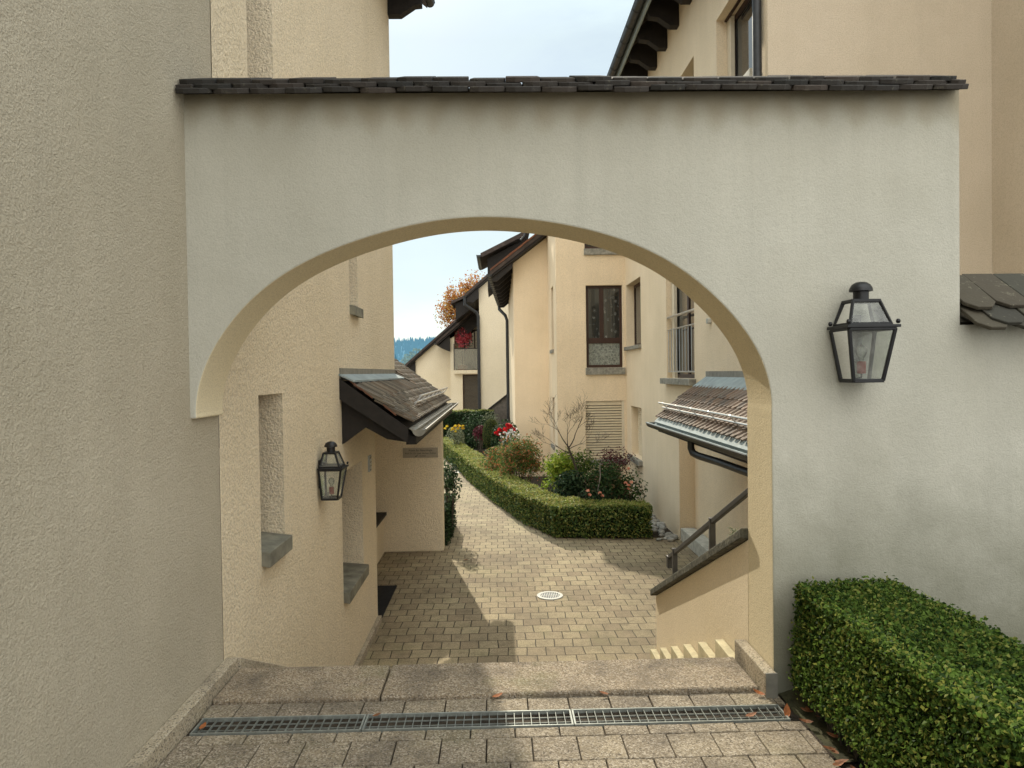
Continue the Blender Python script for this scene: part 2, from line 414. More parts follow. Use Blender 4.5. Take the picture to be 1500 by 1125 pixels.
def tiles(mb, O, e, s, width, rows, expo, w=.17, th=.015, tip=.35, tl=None, jit=1.0, cut=None, lift0=1.9, rib=0):
    """plain tiles with pointed tips; O = eave corner, e = along the eave, s = up the slope"""
    O = Vector(O); e = Vector(e).normalized(); s = Vector(s).normalized(); n = e.cross(s)
    if n.z < 0: n = -n
    tl = tl or expo * 1.9
    for r in range(rows):
        k = int(width / w) + 2
        for i in range(k):
            u = (i - (.5 if r % 2 else 0)) * w
            a = max(u, 0); b = min(u + w, width)
            if b - a < .03: continue
            if cut and cut((a + b) / 2, r): continue
            g = .003; a += g; b -= g; m = (a + b) / 2; hw = (b - a) / 2
            d0 = r * expo + random.uniform(-.006, .006) * jit; sk = random.uniform(-.006, .006) * jit
            lift = random.uniform(0, .005) * jit
            tp = tip * w
            prof = [(m - hw * .45, 0), (m + hw * .45, 0), (m + hw, tp * .75), (m + hw, tl), (m - hw, tl), (m - hw, tp * .75)] if tip else [(m - hw, 0), (m + hw, 0), (m + hw, tl), (m - hw, tl)]
            base = th * lift0
            def pt(uu, dd, z): 
                tt = dd / tl
                return O + e * (uu + sk * tt) + s * (d0 + dd) + n * (z + lift + base * (1 - tt) )
            lo = [pt(uu, dd, 0) for uu, dd in prof]; hi = [pt(uu, dd, th) for uu, dd in prof]
            if rib and b - a > .1:
                r0, r1 = m + hw - .045, m + hw
                rb = [(r0, tp * .4), (r1, tp * .75), (r1, tl), (r0, tl)]
                mb.hexa([pt(uu, dd, th) for uu, dd in rb] + [pt(uu + (.012 if uu == r0 else -.004), dd + .006, th + rib) for uu, dd in rb])
            i0 = len(mb.v); q = len(prof); mb.v += [tuple(p) for p in lo + hi]
            mb.f.append(tuple(i0 + j for j in reversed(range(q)))); mb.mi.append(0)
            mb.f.append(tuple(i0 + q + j for j in range(q))); mb.mi.append(0)
            for j in range(q):
                jj = (j + 1) % q; mb.f.append((i0 + j, i0 + jj, i0 + q + jj, i0 + q + j)); mb.mi.append(0)

# ------------------------------------------------------------------ ground, paving, steps
def struct(o): o['kind'] = 'structure'; return o
mb = MB(); mb.face([(-1500, 4.2, GZ - .03), (1500, 4.2, GZ - .03), (1500, 3000, GZ - .03), (-1500, 3000, GZ - .03)])
struct(mb.build('ground', 'soil'))
mb = MB(); mb.face([(-12, 6.9, GZ), (3.6, 6.9, GZ), (3.6, 13.6, GZ), (3.3, 13.6, GZ), (3.3, 40, GZ), (-12, 40, GZ)])
struct(mb.build('courtyard_paving', 'yard_pavers'))
# upper terrace under the landing
mb = MB(); mb.box(-1.53, 9, -12, 3.6, -1.6, -.03); mb.box(-1.53, 1.39, 3.6, 3.96, -1.6, -.03)
struct(mb.build('terrace', 'soil'))

mb = MB()
def row(y0, y1, pitch, off, zt=0.0, x0=-1.46, x1=1.40):
    x = x0 - off
    while x < x1:
        a = max(x, x0) + .003; b = min(x + pitch, x1) - .003
        if b - a > .02:
            dz = random.uniform(-.0025, .0025); q = random.uniform(-.002, .002)
            mb.hexa([(a, y0 + .003, -.06), (b, y0 + .003 + q, -.06), (b, y1 - .003, -.06), (a, y1 - .003, -.06),
                     (a, y0 + .003, zt + dz), (b, y0 + .003 + q, zt - dz), (b, y1 - .003, zt - dz), (a, y1 - .003, zt + dz)])
        x += pitch
row(3.435, 3.575, .205, .05)
row(3.185, 3.272, .205, .12)
yy = 3.185; k = 0
while yy > -1:
    row(yy - .2, yy, .203, .1 * (k % 2) + .03); yy -= .2; k += 1
struct(mb.build('landing_paving', 'aggregate_slab', bevel=.004))
mb = MB(); mb.box(-1.53, 1.42, -1.0, 3.6, -.029, -.013)
struct(mb.build('joint_sand', 'soil'))

# step blocks at the head of the stairs, and the flight below
mb = MB()
for a, b in ((-1.46, -.62), (-.612, 1.32)):
    mb.box(a, b, 3.582, 3.975, -.16, .022)
struct(mb.build('top_step', 'aggregate_step', bevel=.012))
mb = MB()
for i in range(1, 9):
    y = 3.976 + .38 * (i - 1); mb.box(-1.529 + .0005 * i, 1.386 - .0005 * i, y + .001 * i, y + .379, GZ - .02, -.161 * i)
struct(mb.build('steps', 'aggregate_step'))
# bevelled skirting kerbs: left of the landing, stepped down both sides of the flight
mb = MB(); mb.box(-1.53, -1.465, -1.0, 3.965, -.05, .085); struct(mb.build('kerb', 'kerb_concrete', bevel=.006))
mb = MB(); mb.box(1.325, 1.386, 3.51, 3.975, -.05, .12)
struct(mb.build('kerb', 'kerb_concrete', bevel=.006))
mb = MB(); mb.hexa([(-1.528, 3.97, -.3), (-1.452, 3.97, -.3), (-1.452, 6.9, -1.7), (-1.528, 6.9, -1.7), (-1.528, 3.97, .08), (-1.452, 3.97, .08), (-1.452, 6.9, -1.32), (-1.528, 6.9, -1.32)]); struct(mb.build('stair_skirting', 'kerb_concrete', bevel=.005))
struct(MB().box(1.326, 1.385, 3.504, 3.5095, -.05, .124).build('kerb_end_plate', 'zinc_dull'))
for X0, X1 in ((1.33, 1.384),):
    mb = MB()
    for i in range(1, 7):
        y = 3.98 + .38 * (i - 1); z = -.161 * i
        mb.box(X0, X1, y, y + .375, z - .02, z + .137)
    struct(mb.build('stair_skirting', 'stair_skirting', bevel=.005))

# slot drain: three galvanised gratings over a dark channel
struct(MB().box(-1.44, 1.36, 3.285, 3.42, -.028, -.0245).build('drain_channel', 'trough_dark'))
for i, (a, b, lab) in enumerate(((-1.44, -.655, 'left length of galvanised slot drain grating, partly in shade beside the left kerb'),
                                 (-.65, .335, 'middle length of galvanised slot drain grating across the landing'),
                                 (.34, 1.355, 'right length of galvanised slot drain grating ending by the near hedge'))):
    r = thing('drain_grate', lab, 'drain grate', ((a + b) / 2, 3.352, -.02), 0, 'slot drain gratings across the landing')
    f = MB()
    for y in (3.281, 3.424): f.bar((a, y, -.004), (b, y, -.004), .007, .018)
    for x in (a + .004, b - .004): f.bar((x, 3.285, -.004), (x, 3.42, -.004), .008, .016)
    f.build('frame', 'galvanised', r)
    f = MB(); x = a + .03
    while x < b - .01: f.bar((x, 3.287, -.006), (x, 3.418, -.006), .0024, .012); x += .04
    for y in (3.328, 3.376): f.bar((a, y, -.011), (b, y, -.011), .0025, .008)
    f.build('bars', 'galvanised', r)

# round yard gully
r = thing('gully_cover', 'round pale metal gully grate set into the yard paving', 'drain cover', (.69, 9.76, GZ))
f = MB(); f.lathe([(.135, .002), (.135, .012), (.178, .012), (.182, .004), (.182, -.01)], (.69, 9.76, GZ), 36); f.build('rim', 'white_cover', r)
f = MB()
for k in range(-5, 6):
    x = .69 + k * .024; h = math.sqrt(max(.0, .133 ** 2 - (k * .024) ** 2))
    if h > .02: f.bar((x, 9.76 - h, GZ + .007), (x, 9.76 + h, GZ + .007), .009, .008)
f.bar((.56, 9.76, GZ + .0072), (.82, 9.76, GZ + .0072), .014, .008)
f.build('grate', 'white_cover', r)
f = MB(); f.lathe([(.0, .003), (.134, .003)], (.69, 9.76, GZ), 24); f.build('pit', 'trough_dark', r)
tag(MB().box(-1.36, -1.0, 22.0, 22.45, GZ + .004, GZ + .012).build('drain_cover', 'white_cover', bevel=.003), 'small pale rectangular drain cover in the path far along the hedge', 'drain cover')
tag(MB().box(-2.45, -1.50, 8.98, 10.35, GZ + .002, GZ + .018).build('doormat', 'mat_rubber', bevel=.004), 'black rubber doormat at the recessed entrance on the left', 'doormat')

# ------------------------------------------------------------------ arch wall
aw = thing('garden_archway', 'pale grey rendered garden wall with a wide round arch and tiled top', 'archway', (.4, 3.75, 0))
YF, YB, TOP = 3.57, 3.92, 3.048
cx, ax_, bz, sz = -.055, 1.445, .985, 1.44
arc = []
NA = 120
for i in range(NA + 1):
    q = math.pi * (1 - i / NA)
    w = .004 * math.sin(i * .11) + .003 * math.sin(i * .23 + 1)
    arc.append((cx + (ax_ + w) * math.cos(q), sz + (bz + w) * math.sin(q)))
arc[0] = (-1.50, sz); arc[-1] = (1.39, sz)
mb = MB()
def rim(i):
    f = i / NA
    if f < .25: return (-1.56, sz + (TOP - sz) * f / .25)
    if f <= .75: return (-1.56 + 3.92 * (f - .25) / .5, TOP)
    return (2.36, TOP - (TOP - sz) * (f - .75) / .25)
for Y, mi in ((YF, 0), (YB, 1)):
    for i in range(NA):
        (xa, za), (xb, zb), (ra, rza), (rb, rzb) = arc[i], arc[i + 1], rim(i), rim(i + 1); mb.face([(xa, Y, za), (xb, Y, zb), (rb, Y, rzb), (ra, Y, rza)], mi)
    zb0 = -.3 if Y == YF else GZ
    mb.face([(1.39, Y, zb0), (2.36, Y, zb0), (2.36, Y, sz), (1.39, Y, sz)], mi)
    mb.face([(2.36, Y, zb0), (6.0, Y, zb0), (6.0, Y, 1.86), (2.36, Y, 1.86), (2.36, Y, sz)], mi)
for (xa, za), (xb, zb) in zip(arc, arc[1:]): mb.face([(xa, YF, za), (xb, YF, zb), (xb, YB, zb), (xa, YB, za)], 1)
mb.face([(1.39, YF, -.3), (1.39, YB, -.3), (1.39, YB, sz), (1.39, YF, sz)], 1)
mb.face([(1.39, YB, GZ), (1.39, YB + .001, -.3), (1.39, YB, -.3)], 1)
mb.face([(-1.56, YF, sz), (-1.50, YF, sz), (-1.50, YB, sz), (-1.56, YB, sz)], 1)
mb.face([(-1.56, YF, TOP), (2.36, YF, TOP), (2.36, YB, TOP), (-1.56, YB, TOP)], 0)
mb.face([(2.36, YF, 1.86), (2.36, YB, 1.86), (2.36, YB, TOP), (2.36, YF, TOP)], 0)
mb.face([(2.36, YF, 1.86), (6, YF, 1.86), (6, YB, 1.86), (2.36, YB, 1.86)], 0)
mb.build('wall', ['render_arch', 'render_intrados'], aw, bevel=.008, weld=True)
mb = MB()
sl = Vector((0, .91, .41))
for j, (yo, zo, x0) in enumerate(((3.45, 2.992, -1.525), (3.468, 3.020, -1.525), (3.492, 3.050, -1.525))):
    tiles(mb, (x0 + (.085 if j == 1 else 0) - .0, yo, zo), (1, 0, 0), sl, 3.90 - (.09 if j == 1 else 0) - j * .035, 1, .2, .176, .025, .2, .40 - j * .02, 2.0, None, .25)
    if j == 1: tiles(mb, (-1.525, yo, zo), (1, 0, 0), sl, .085, 1, .2, .176, .025, 0, .38, 1, None, .25)
mb.build('coping_tiles', 'tile_coping', aw, bevel=.003, seg=1)
mb = MB(); mb.prism([(2.36 - 3.885, 3.56, 3.058), (2.36 - 3.885, YB - .05, 3.19), (2.36 - 3.885, YB - .05, 3.05)], (3.9, 0, 0)); mb.build('coping_bed', 'coping_stone', aw)
mb = MB(); sl = Vector((0, .82, .57))
tiles(mb, (2.366, 3.43, 1.815), (1, 0, 0), sl, 3.6, 1, .2, .172, .02, .38, .5, 1.3, None, .4)
tiles(mb, (2.366 + .086, 3.44, 1.838), (1, 0, 0), sl, 3.5, 1, .2, .172, .02, .38, .5, 1.3, None, .4)
tiles(mb, (2.366, 3.53, 1.925), (1, 0, 0), sl, 3.6, 1, .2, .172, .02, .42, .36, 1.3, None, .4)
mb.build('coping_tiles', 'tile_low', aw, bevel=.003, seg=1)['label'] = 'lower mossy coping of pointed tiles on the right'
mb = MB(); mb.prism([(2.37, 3.58, 1.875), (2.37, YB, 2.06), (2.37, YB, 1.87)], (3.6, 0, 0)); mb.build('coping_bed', 'coping_stone', aw)

# ------------------------------------------------------------------ wall lanterns
def lantern(label, loc, rz):
    r = thing('wall_lantern', label, 'lantern', loc, rz, 'black carriage lanterns on the walls')
    def P(u, v, z): return (u, -v, z)
    lowb = [(-.072, .035), (.072, .035), (.072, .165), (-.072, .165)]; lowt = [(-.112, .02), (.112, .02), (.112, .205), (-.112, .205)]
    upb = [(-.10, .03), (.10, .03), (.10, .19), (-.10, .19)]; upt = [(-.066, .05), (.066, .05), (.066, .15), (-.066, .15)]
    f = MB()
    def cage(A, za, B, zb, w):
        for (a, b) in zip(A, B): f.bar(P(*a, za), P(*b, zb), w)
        for i in range(4):
            f.bar(P(*A[i], za), P(*A[(i + 1) % 4], za), w * 1.0, w * 1.1); f.bar(P(*B[i], zb), P(*B[(i + 1) % 4], zb), w, w * 1.1)
    cage(lowb, .01, lowt, .262, .016); cage(upb, .285, upt, .40, .014)
    f.box(-.13, .13, -.225, -.012, .266, .280); f.box(-.105, .105, -.2, -.02, .280, .287)
    f.box(-.05, .05, -.13, -.02, .0, .008)
    f.box(-.045, .045, -.02, -.0, .10, .34)
    f.bar(P(0, .0, .31), P(0, .06, .31), .018)
    f.build('frame', 'black_iron', r, local=True, bevel=.002, seg=1)
    f = MB(); f.lathe([(.0, .0), (.036, .0), (.036, .045), (.055, .048), (.053, .062), (.043, .08), (.025, .092), (.0, .096)], (0, -.10, .402), 20)
    f.box(-.07, .07, -.155, -.045, .398, .408)
    f.build('chimney_cap', 'black_iron', r, smooth=True, local=True)
    for u, v in ((-.12, .215), (.12, .215), (-.12, .03), (.12, .03)):
        f = MB(); f.lathe([(0, -.012), (.007, -.010), (.011, 0), (.007, .010), (0, .012)], P(u, v, .295), 10); f.build('finial', 'black_iron', r, smooth=True, local=True)
    for A, za, B, zb in ((lowb, .016, lowt, .255), (upb, .29, upt, .394)):
        for i in (0, 1, 2, 3):
            j = (i + 1) % 4
            f = MB(); f.face([P(*A[i], za), P(*A[j], za), P(*B[j], zb), P(*B[i], zb)]); f.build('pane', 'lantern_glass', r, local=True)
    f = MB(); f.lathe([(0, 0), (.021, 0), (.021, .06), (0, .06)], P(0, .10, .045), 14); f.build('candle_sleeve', 'red_candle', r, smooth=True, local=True)
    f = MB(); f.lathe([(.010, 0), (.012, .015), (.024, .035), (.027, .052), (.02, .072), (0, .082)], P(0, .10, .106), 14); f.build('bulb', 'lantern_glass', r, smooth=True, local=True)
    f = MB(); f.tube([P(0, .10, .045), P(0, .10, .025), P(-.03, .10, .02), P(-.045, .08, .03), P(-.045, .08, .07)], .005, 6); f.build('bulb_holder', 'black_iron', r, local=True)
    return r
lantern('black four-sided lantern with red candle bulb on the grey arch wall', (1.80, YF, 1.575), 0)
lantern('black lantern with red candle bulb on the warm left house wall beside the slit window', (-1.53, 6.10, .585), math.pi / 2)

# ------------------------------------------------------------------ left house
LX = -1.53
lh = thing('apartment_house', 'tall beige rendered house along the left side with slit windows', 'house', (-3, 5, GZ))
mb = MB(); wall(mb, 'x', LX, -3, 3.921, -.3, 7.4); mb.build('wall', 'render_near', lh)['label'] = 'coarse rendered near wall, greyed in colour as shade'
mb = MB(); mb.box(LX - .05, LX - .012, 3.90, 3.96, GZ, 7.4); mb.build('expansion_joint', 'sill_stone', lh)
ops = [(4.58, 5.09, .50, 1.525, .24), (6.95, 8.0, -.50, .685, .32), (7.47, 7.93, 2.36, 3.7, .22), (4.50, 5.02, 3.2, 4.9, .24)]
mb = MB(); wall(mb, 'x', LX, 3.933, 8.86, GZ, 7.4, ops, -1); wall(mb, 'x', LX, 8.86, 10.68, 1.28, 7.4); mb.face([(LX, 8.86, GZ), (LX, 8.86, 1.28), (LX - 1.2, 8.86, 1.28), (LX - 1.2, 8.86, GZ)]); mb.face([(LX, 8.86, 1.28), (LX, 10.68, 1.28), (LX - 1.2, 10.68, 1.28), (LX - 1.2, 8.86, 1.28)])
mb.face([(LX, 10.68, 1.28), (LX - 6, 10.68, 1.28), (LX - 6, 10.68, 9), (LX - 2, 10.68, 8.8), (LX, 10.68, 7.4)])
mb.build('wall', 'render_left', lh, bevel=.012, weld=True)
mb = MB(); mb.box(-2.75, -2.431, 8.5, 12.36, GZ, 2.6); mb.build('wall', 'render_left', lh)
mb = MB(); mb.prism([(-2.6, 12.36, GZ), (-.97, 12.36, GZ), (-.97, 12.36, 1.04), (-2.6, 12.36, 2.30)], (0, .26, 0)); mb.build('porch_wall', 'render_left', lh, bevel=.012)
mb = MB(); mb.box(-2.43, -2.0, 10.9, 12.355, GZ, -.80); mb.build('porch_parapet', 'render_left', lh)
mb = MB(); mb.box(-2.43, -1.95, 10.85, 12.352, -.798, -.75); mb.build('porch_parapet_coping', 'dark_coping', lh)
d = MB().box(-2.43, -2.39, 9.2, 10.2, GZ, .65).build('door', 'door_paint', lh)
MB().tube([(-2.39, 10.08, -.4), (-2.34, 10.08, -.4), (-2.34, 9.96, -.4)], .012, 8).build('handle', 'steel', d)
mb = MB(); mb.box(LX + .0015, LX + .05, 4.5, 8.855, GZ, GZ + .09); mb.build('plinth', 'kerb_concrete', lh, bevel=.006)
def slit(y0, y1, z0, z1, dep, sill, out=.055, hgt=.06):
    w = MB()
    X = LX - dep + .03
    for (a, b, c, d) in ((y0, y1, z0, z0 + .06), (y0, y1, z1 - .06, z1), (y0, y0 + .06, z0 + .06, z1 - .06), (y1 - .06, y1, z0 + .06, z1 - .06)): w.box(X - .04, X, a, b, c, d)
    w = w.build('window', 'brown_frame', lh)
    MB().box(X - .03, X - .02, y0 + .06, y1 - .06, z0 + .06, z1 - .06).build('pane', 'window_glass', w)
    if sill:
        s_ = MB(); s_.hexa([(LX - dep, y0 + .003, z0 - .03), (LX + out, y0 + .003, z0 - hgt - .03), (LX + out, y1 - .003, z0 - hgt - .03), (LX - dep, y1 - .003, z0 - .03),
                            (LX - dep, y0 + .003, z0 + .05), (LX + out, y0 + .003, z0 + .012), (LX + out, y1 - .003, z0 + .012), (LX - dep, y1 - .003, z0 + .05)])
        s_.build('sill', 'mossy_sill', w, bevel=.006)
slit(4.58, 5.09, .50, 1.525, .24, True); slit(6.95, 8.0, -.50, .685, .32, True, .06, .07)
slit(7.47, 7.93, 2.36, 3.7, .22, True, .06); slit(4.50, 5.02, 3.2, 4.9, .24, False)
# main roof with eave high over the lane
rf = MB(); rf.prism([(-.98, -3, 7.22), (-5.2, -3, 10.8), (-5.2, -3, 11.05), (-.98, -3, 7.44)], (0, 13.95, 0)); rf = rf.build('roof', 'tile_far', lh)
for y in (10.55, 9.3, 8.1, 6.9, 5.7):
    MB().prism([(LX + .001, y, 6.93), (LX + .19, y, 6.93), (LX + .40, y, 7.07), (LX + .50, y, 7.08), (LX + .50, y, 7.22), (LX + .001, y, 7.60)], (0, .14, 0)).build('rafter', 'dark_wood', rf)
MB().half_gutter((-.94, -3, 7.3), (-.94, 10.95, 7.3), .07).build('gutter', 'dark_gutter', rf)
# porch canopy
cp = sub('canopy', lh)
E0 = Vector((-.86, 6.93, 1.135)); s_ = Vector((-.80, 0, .60)).normalized()
mb = MB(); tiles(mb, E0, (0, 1, 0), s_, 5.72, 12, .122, .165, .02, .62, .31, 1.3, cut=lambda u, r: r > 3 and u < 3.78, lift0=2.4, rib=.018)
mb.build('roof_tiles', 'tile_left', cp, bevel=.002, seg=1)
for k in (1, 3, 4):
    p = E0 + s_ * (.02 + .14 * k) + Vector((0, -.012, .012)); MB().hexa([p, p + Vector((0, .06, 0)), p + s_ * .15 + Vector((0, .06, .012)), p + s_ * .15 + Vector((0, 0, .012)),
        p + Vector((0, 0, .016)), p + Vector((0, .06, .016)), p + s_ * .15 + Vector((0, .06, .028)), p + s_ * .15 + Vector((0, 0, .028))]).build('verge_tile', 'tile_edge', cp)
mb = MB()
mb.prism([(-.87, 6.95, 1.11), (-1.527, 6.95, 1.585), (-1.527, 6.95, 1.46), (-.87, 6.95, .97)], (0, 5.68, 0))
mb.prism([(-.87, 6.915, 1.12), (-1.528, 6.915, 1.615), (-1.528, 6.915, 1.41), (-.88, 6.915, .98)], (0, .033, 0))
mb.build('roof_boards', 'dark_wood', cp)
mb = MB(); poly = [(-1.529, 7.0, 1.44), (-.845, 7.0, 1.05), (-.85, 7.0, .97), (-1.09, 7.0, 1.01), (-1.30, 7.0, 1.13), (-1.529, 7.0, .965)]
mb.prism([(x, y, z) for x, y, z in poly], (0, .11, 0)); mb.build('bracket', 'dark_wood', cp)
mb = MB(); mb.box(-.90, -.80, 6.98, 12.6, .955, 1.04); mb.build('eaves_beam', 'dark_wood', cp)
mb = MB(); mb.box(LX + .001, LX + .012, 6.93, 10.70, 1.60, 1.715); mb.build('wall_flashing', 'zinc_dull', cp)
mb = MB(); mb.hexa([(LX + .001, 6.90, 1.612), (-1.385, 6.90, 1.545), (-1.385, 10.85, 1.545), (LX + .001, 10.71, 1.612), (LX + .001, 6.90, 1.63), (-1.385, 6.90, 1.563), (-1.385, 10.85, 1.563), (LX + .001, 10.71, 1.63)])
for v in range(8): mb.v[v] = (mb.v[v][0], mb.v[v][1], mb.v[v][2] + .03)
mb.build('apron_flashing', 'zinc', cp)
mb = MB(); mb.half_gutter((-.765, 6.90, 1.105), (-.765, 12.75, 1.12), .066); mb.hexa([(x, y, z + .06) for x, y, z in [(-.86, 6.93, 1.05), (-.80, 6.93, 1.03), (-.80, 12.66, 1.03), (-.86, 12.66, 1.05), (-.86, 6.93, 1.062), (-.80, 6.93, 1.042), (-.80, 12.66, 1.042), (-.86, 12.66, 1.062)]])
mb.build('gutter', 'zinc_dull', cp)
def snow_guard(y0, y1, O, s, parent, step=.62):
    mb = MB(); O = Vector(O); n = Vector((-s.z * (1 if s.x > 0 else -1), 0, abs(s.x)))
    n = Vector((s.z if s.x < 0 else -s.z, 0, abs(s.x))).normalized()
    y = y0 + .12
    while y < y1:
        p = Vector((O.x, y, O.z)) + s * .17
        mb.bar(p + n * .03, p + n * .21, .045, .012); mb.bar(p + n * .03, p + s * .25 + n * .04, .03, .006); y += step
    for h in (.10, .195):
        p = Vector((O.x, 0, O.z)) + s * .17 + n * h
        mb.tube([(p.x, y0 + .05, p.z), (p.x, y1 - .03, p.z)], .013, 8)
    mb.build('snow_guard', 'steel', parent)
snow_guard(8.1, 12.6, E0, s_, cp)

# brass plate with the practice lettering
sg = thing('practice_sign', 'brass coloured sign plate with three lines of dark lettering on the porch wall', 'sign', (-1.345, 12.36, .275))
MB().box(-1.65, -1.045, 12.344, 12.3585, .19, .36).build('plate', 'brass_sign', sg, bevel=.002)
def text(body, size, x, y, z, mat, parent, rot=(math.pi / 2, 0, 0), align='CENTER', name='lettering'):
    cu = bpy.data.curves.new('t', 'FONT'); cu.body = body; cu.size = size; cu.align_x = align; cu.extrude = .0006
    o = bpy.data.objects.new('t', cu); COL.objects.link(o); bpy.context.view_layer.update()
    me = bpy.data.meshes.new_from_object(o.evaluated_get(bpy.context.evaluated_depsgraph_get()))
    bpy.data.objects.remove(o); bpy.data.curves.remove(cu)
    me.materials.clear(); me.materials.append(M[mat]); me.name = name
    q = bpy.data.objects.new(name, me); COL.objects.link(q); q.parent = parent
    off = parent.location; q.location = (x - off.x, y - off.y, z - off.z); q.rotation_euler = rot
    return q
text('Praxis für Neurologie', .047, -1.345, 12.343, .303, 'sign_ink', sg)
text('Prof. Dr. Dr. med. Herbert Kohler', .038, -1.345, 12.343, .254, 'sign_ink', sg)
text('im Hof', .036, -1.31, 12.343, .210, 'sign_ink', sg)
MB().prism([(-1.44, 12.3425, .213), (-1.425, 12.3425, .205), (-1.39, 12.3425, .24), (-1.398, 12.3425, .243), (-1.424, 12.3425, .218), (-1.436, 12.3425, .226)], (0, -.001, 0)).build('arrow_mark', 'sign_ink', sg)
ic = thing('door_intercom', 'small grey intercom plate on the left wall beside the entrance recess', 'intercom', (LX, 8.43, .595))
MB().box(LX + .001, LX + .018, 8.36, 8.50, .50, .69).build('housing', 'plate_grey', ic, bevel=.003)
MB().box(LX + .018, LX + .021, 8.375, 8.485, .515, .675).build('face', 'sill_stone', ic)
for k in range(3): MB().box(LX + .021, LX + .025, 8.39, 8.47, .53 + k * .045, .56 + k * .045).build('button', 'steel', ic)

# ------------------------------------------------------------------ right house
RX = 3.3
rh = thing('apartment_house', 'tall peach rendered house on the right with grilled windows and a tiled porch', 'house', (5, 12, GZ))
ops = [(16.15, 17.95, 2.25, 3.80, .26), (16.2, 17.5, -.42, .78, .24), (11.78, 13.72, 1.50, 3.85, .24), (9.0, 10.47, 5.45, 6.78, .3), (11.66, 12.7, 5.8, 6.8, .3), (8.5, 12.85, GZ, 1.15, .28)]
mb = MB(); wall(mb, 'x', RX, 8.5, 18.04, GZ, 8.6, ops, 1)
mb.build('wall', 'render_pale', rh, bevel=.014, weld=True)
mb = MB(); wall(mb, 'x', RX + .28, 7.0, 12.85, GZ, 1.15); mb.build('wall', 'render_warm', rh)
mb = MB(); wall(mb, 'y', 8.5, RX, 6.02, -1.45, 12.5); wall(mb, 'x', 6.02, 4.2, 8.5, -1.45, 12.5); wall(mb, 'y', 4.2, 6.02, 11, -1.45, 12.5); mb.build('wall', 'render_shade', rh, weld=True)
mb = MB(); mb.box(2.62, 3.6, 6.9, 7.12, GZ, .75); mb.build('porch_wall', 'render_warm', rh)
FY = 18.04
ops = [(2.29, 3.22, 1.74, 3.83, .14), (2.25, 3.24, -.59, .89, .10), (2.27, 3.24, 4.76, 6.6, .14)]
mb = MB(); wall(mb, 'y', FY, 1.53, RX, GZ, 7.6, ops, 1)
sops = [(18.95, 19.75, 2.25, 3.95, .16), (18.95, 19.75, -.35, .95, .16)]
wall(mb, 'x', 1.53, FY, 24.5, GZ, 7.6, sops, 1)
mb.build('wall', 'render_warm', rh, bevel=.012, weld=True)
def frame(mbx, a, b, c, d, Y, w=.06, t=.05):
    mbx.box(a, b, Y, Y + t, c, c + w); mbx.box(a, b, Y, Y + t, d - w, d); mbx.box(a, a + w, Y, Y + t, c + w, d - w); mbx.box(b - w, b, Y, Y + t, c + w, d - w)
Y = FY + .09
w = MB(); frame(w, 2.29, 3.22, 1.74, 3.83, Y, .07); w.box(2.36, 3.15, Y - .004, Y + .045, 2.36, 2.50)
w.box(2.64, 2.75, Y - .006, Y + .044, 2.50, 3.76); w = w.build('window', 'brown_frame', rh, bevel=.004); w['label'] = 'brown framed window with net curtains in the recessed front'
MB().box(2.36, 2.64, Y + .02, Y + .03, 2.50, 3.76).build('pane', 'curtain_glass', w); MB().box(2.75, 3.15, Y + .02, Y + .03, 2.50, 3.76).build('pane', 'curtain_glass', w)
MB().box(2.36, 3.15, Y + .02, Y + .03, 1.81, 2.36).build('pane', 'lace_glass', w)
MB().box(2.26, 3.27, FY - .06, FY + .10, 1.56, 1.737).build('sill', 'sill_stone', w, bevel=.008)
w = MB(); frame(w, 2.27, 3.24, 4.76, 6.6, Y, .07); w = w.build('window', 'brown_frame', rh, bevel=.004)
MB().box(2.34, 3.17, Y + .02, Y + .03, 4.83, 6.53).build('pane', 'curtain_glass', w); MB().box(2.25, 3.27, FY - .06, FY + .10, 4.60, 4.757).build('sill', 'sill_stone', w, bevel=.008)
w = MB(); w.box(3.18, 3.238, FY + .02, FY + .09, -.59, .885); w.box(2.252, 3.18, FY + .05, FY + .09, .82, .885); w = w.build('window', 'cream_pvc', rh); w['label'] = 'ground floor window closed by a cream slatted shutter'
b = MB()
for k in range(21):
    z = -.57 + k * .0675; b.hexa([(2.252, FY + .045, z), (3.18, FY + .045, z), (3.18, FY + .085, z + .02), (2.252, FY + .085, z + .02), (2.252, FY + .036, z + .040), (3.18, FY + .036, z + .040), (3.18, FY + .085, z + .05), (2.252, FY + .085, z + .05)])
b.build('shutter', 'blind_slat', w)
MB().box(2.25, 3.24, FY + .086, FY + .095, -.59, .88).build('shutter_backing', 'blind_dark', w)
MB().box(2.22, 3.28, FY - .06, FY + .10, -.74, -.594).build('sill', 'sill_stone', w, bevel=.008)
for a, b_, c, d in ((18.95, 19.75, 2.25, 3.95), (18.95, 19.75, -.35, .95)):
    w = MB(); w.box(1.66, 1.685, a, b_, c, d); w = w.build('window', 'brown_frame', rh); MB().box(1.645, 1.66, a + .06, b_ - .06, c + .06, d - .06).build('pane', 'window_glass', w)
    MB().box(1.48, 1.66, a - .03, b_ + .03, c - .09, c - .002).build('sill', 'sill_stone', w)
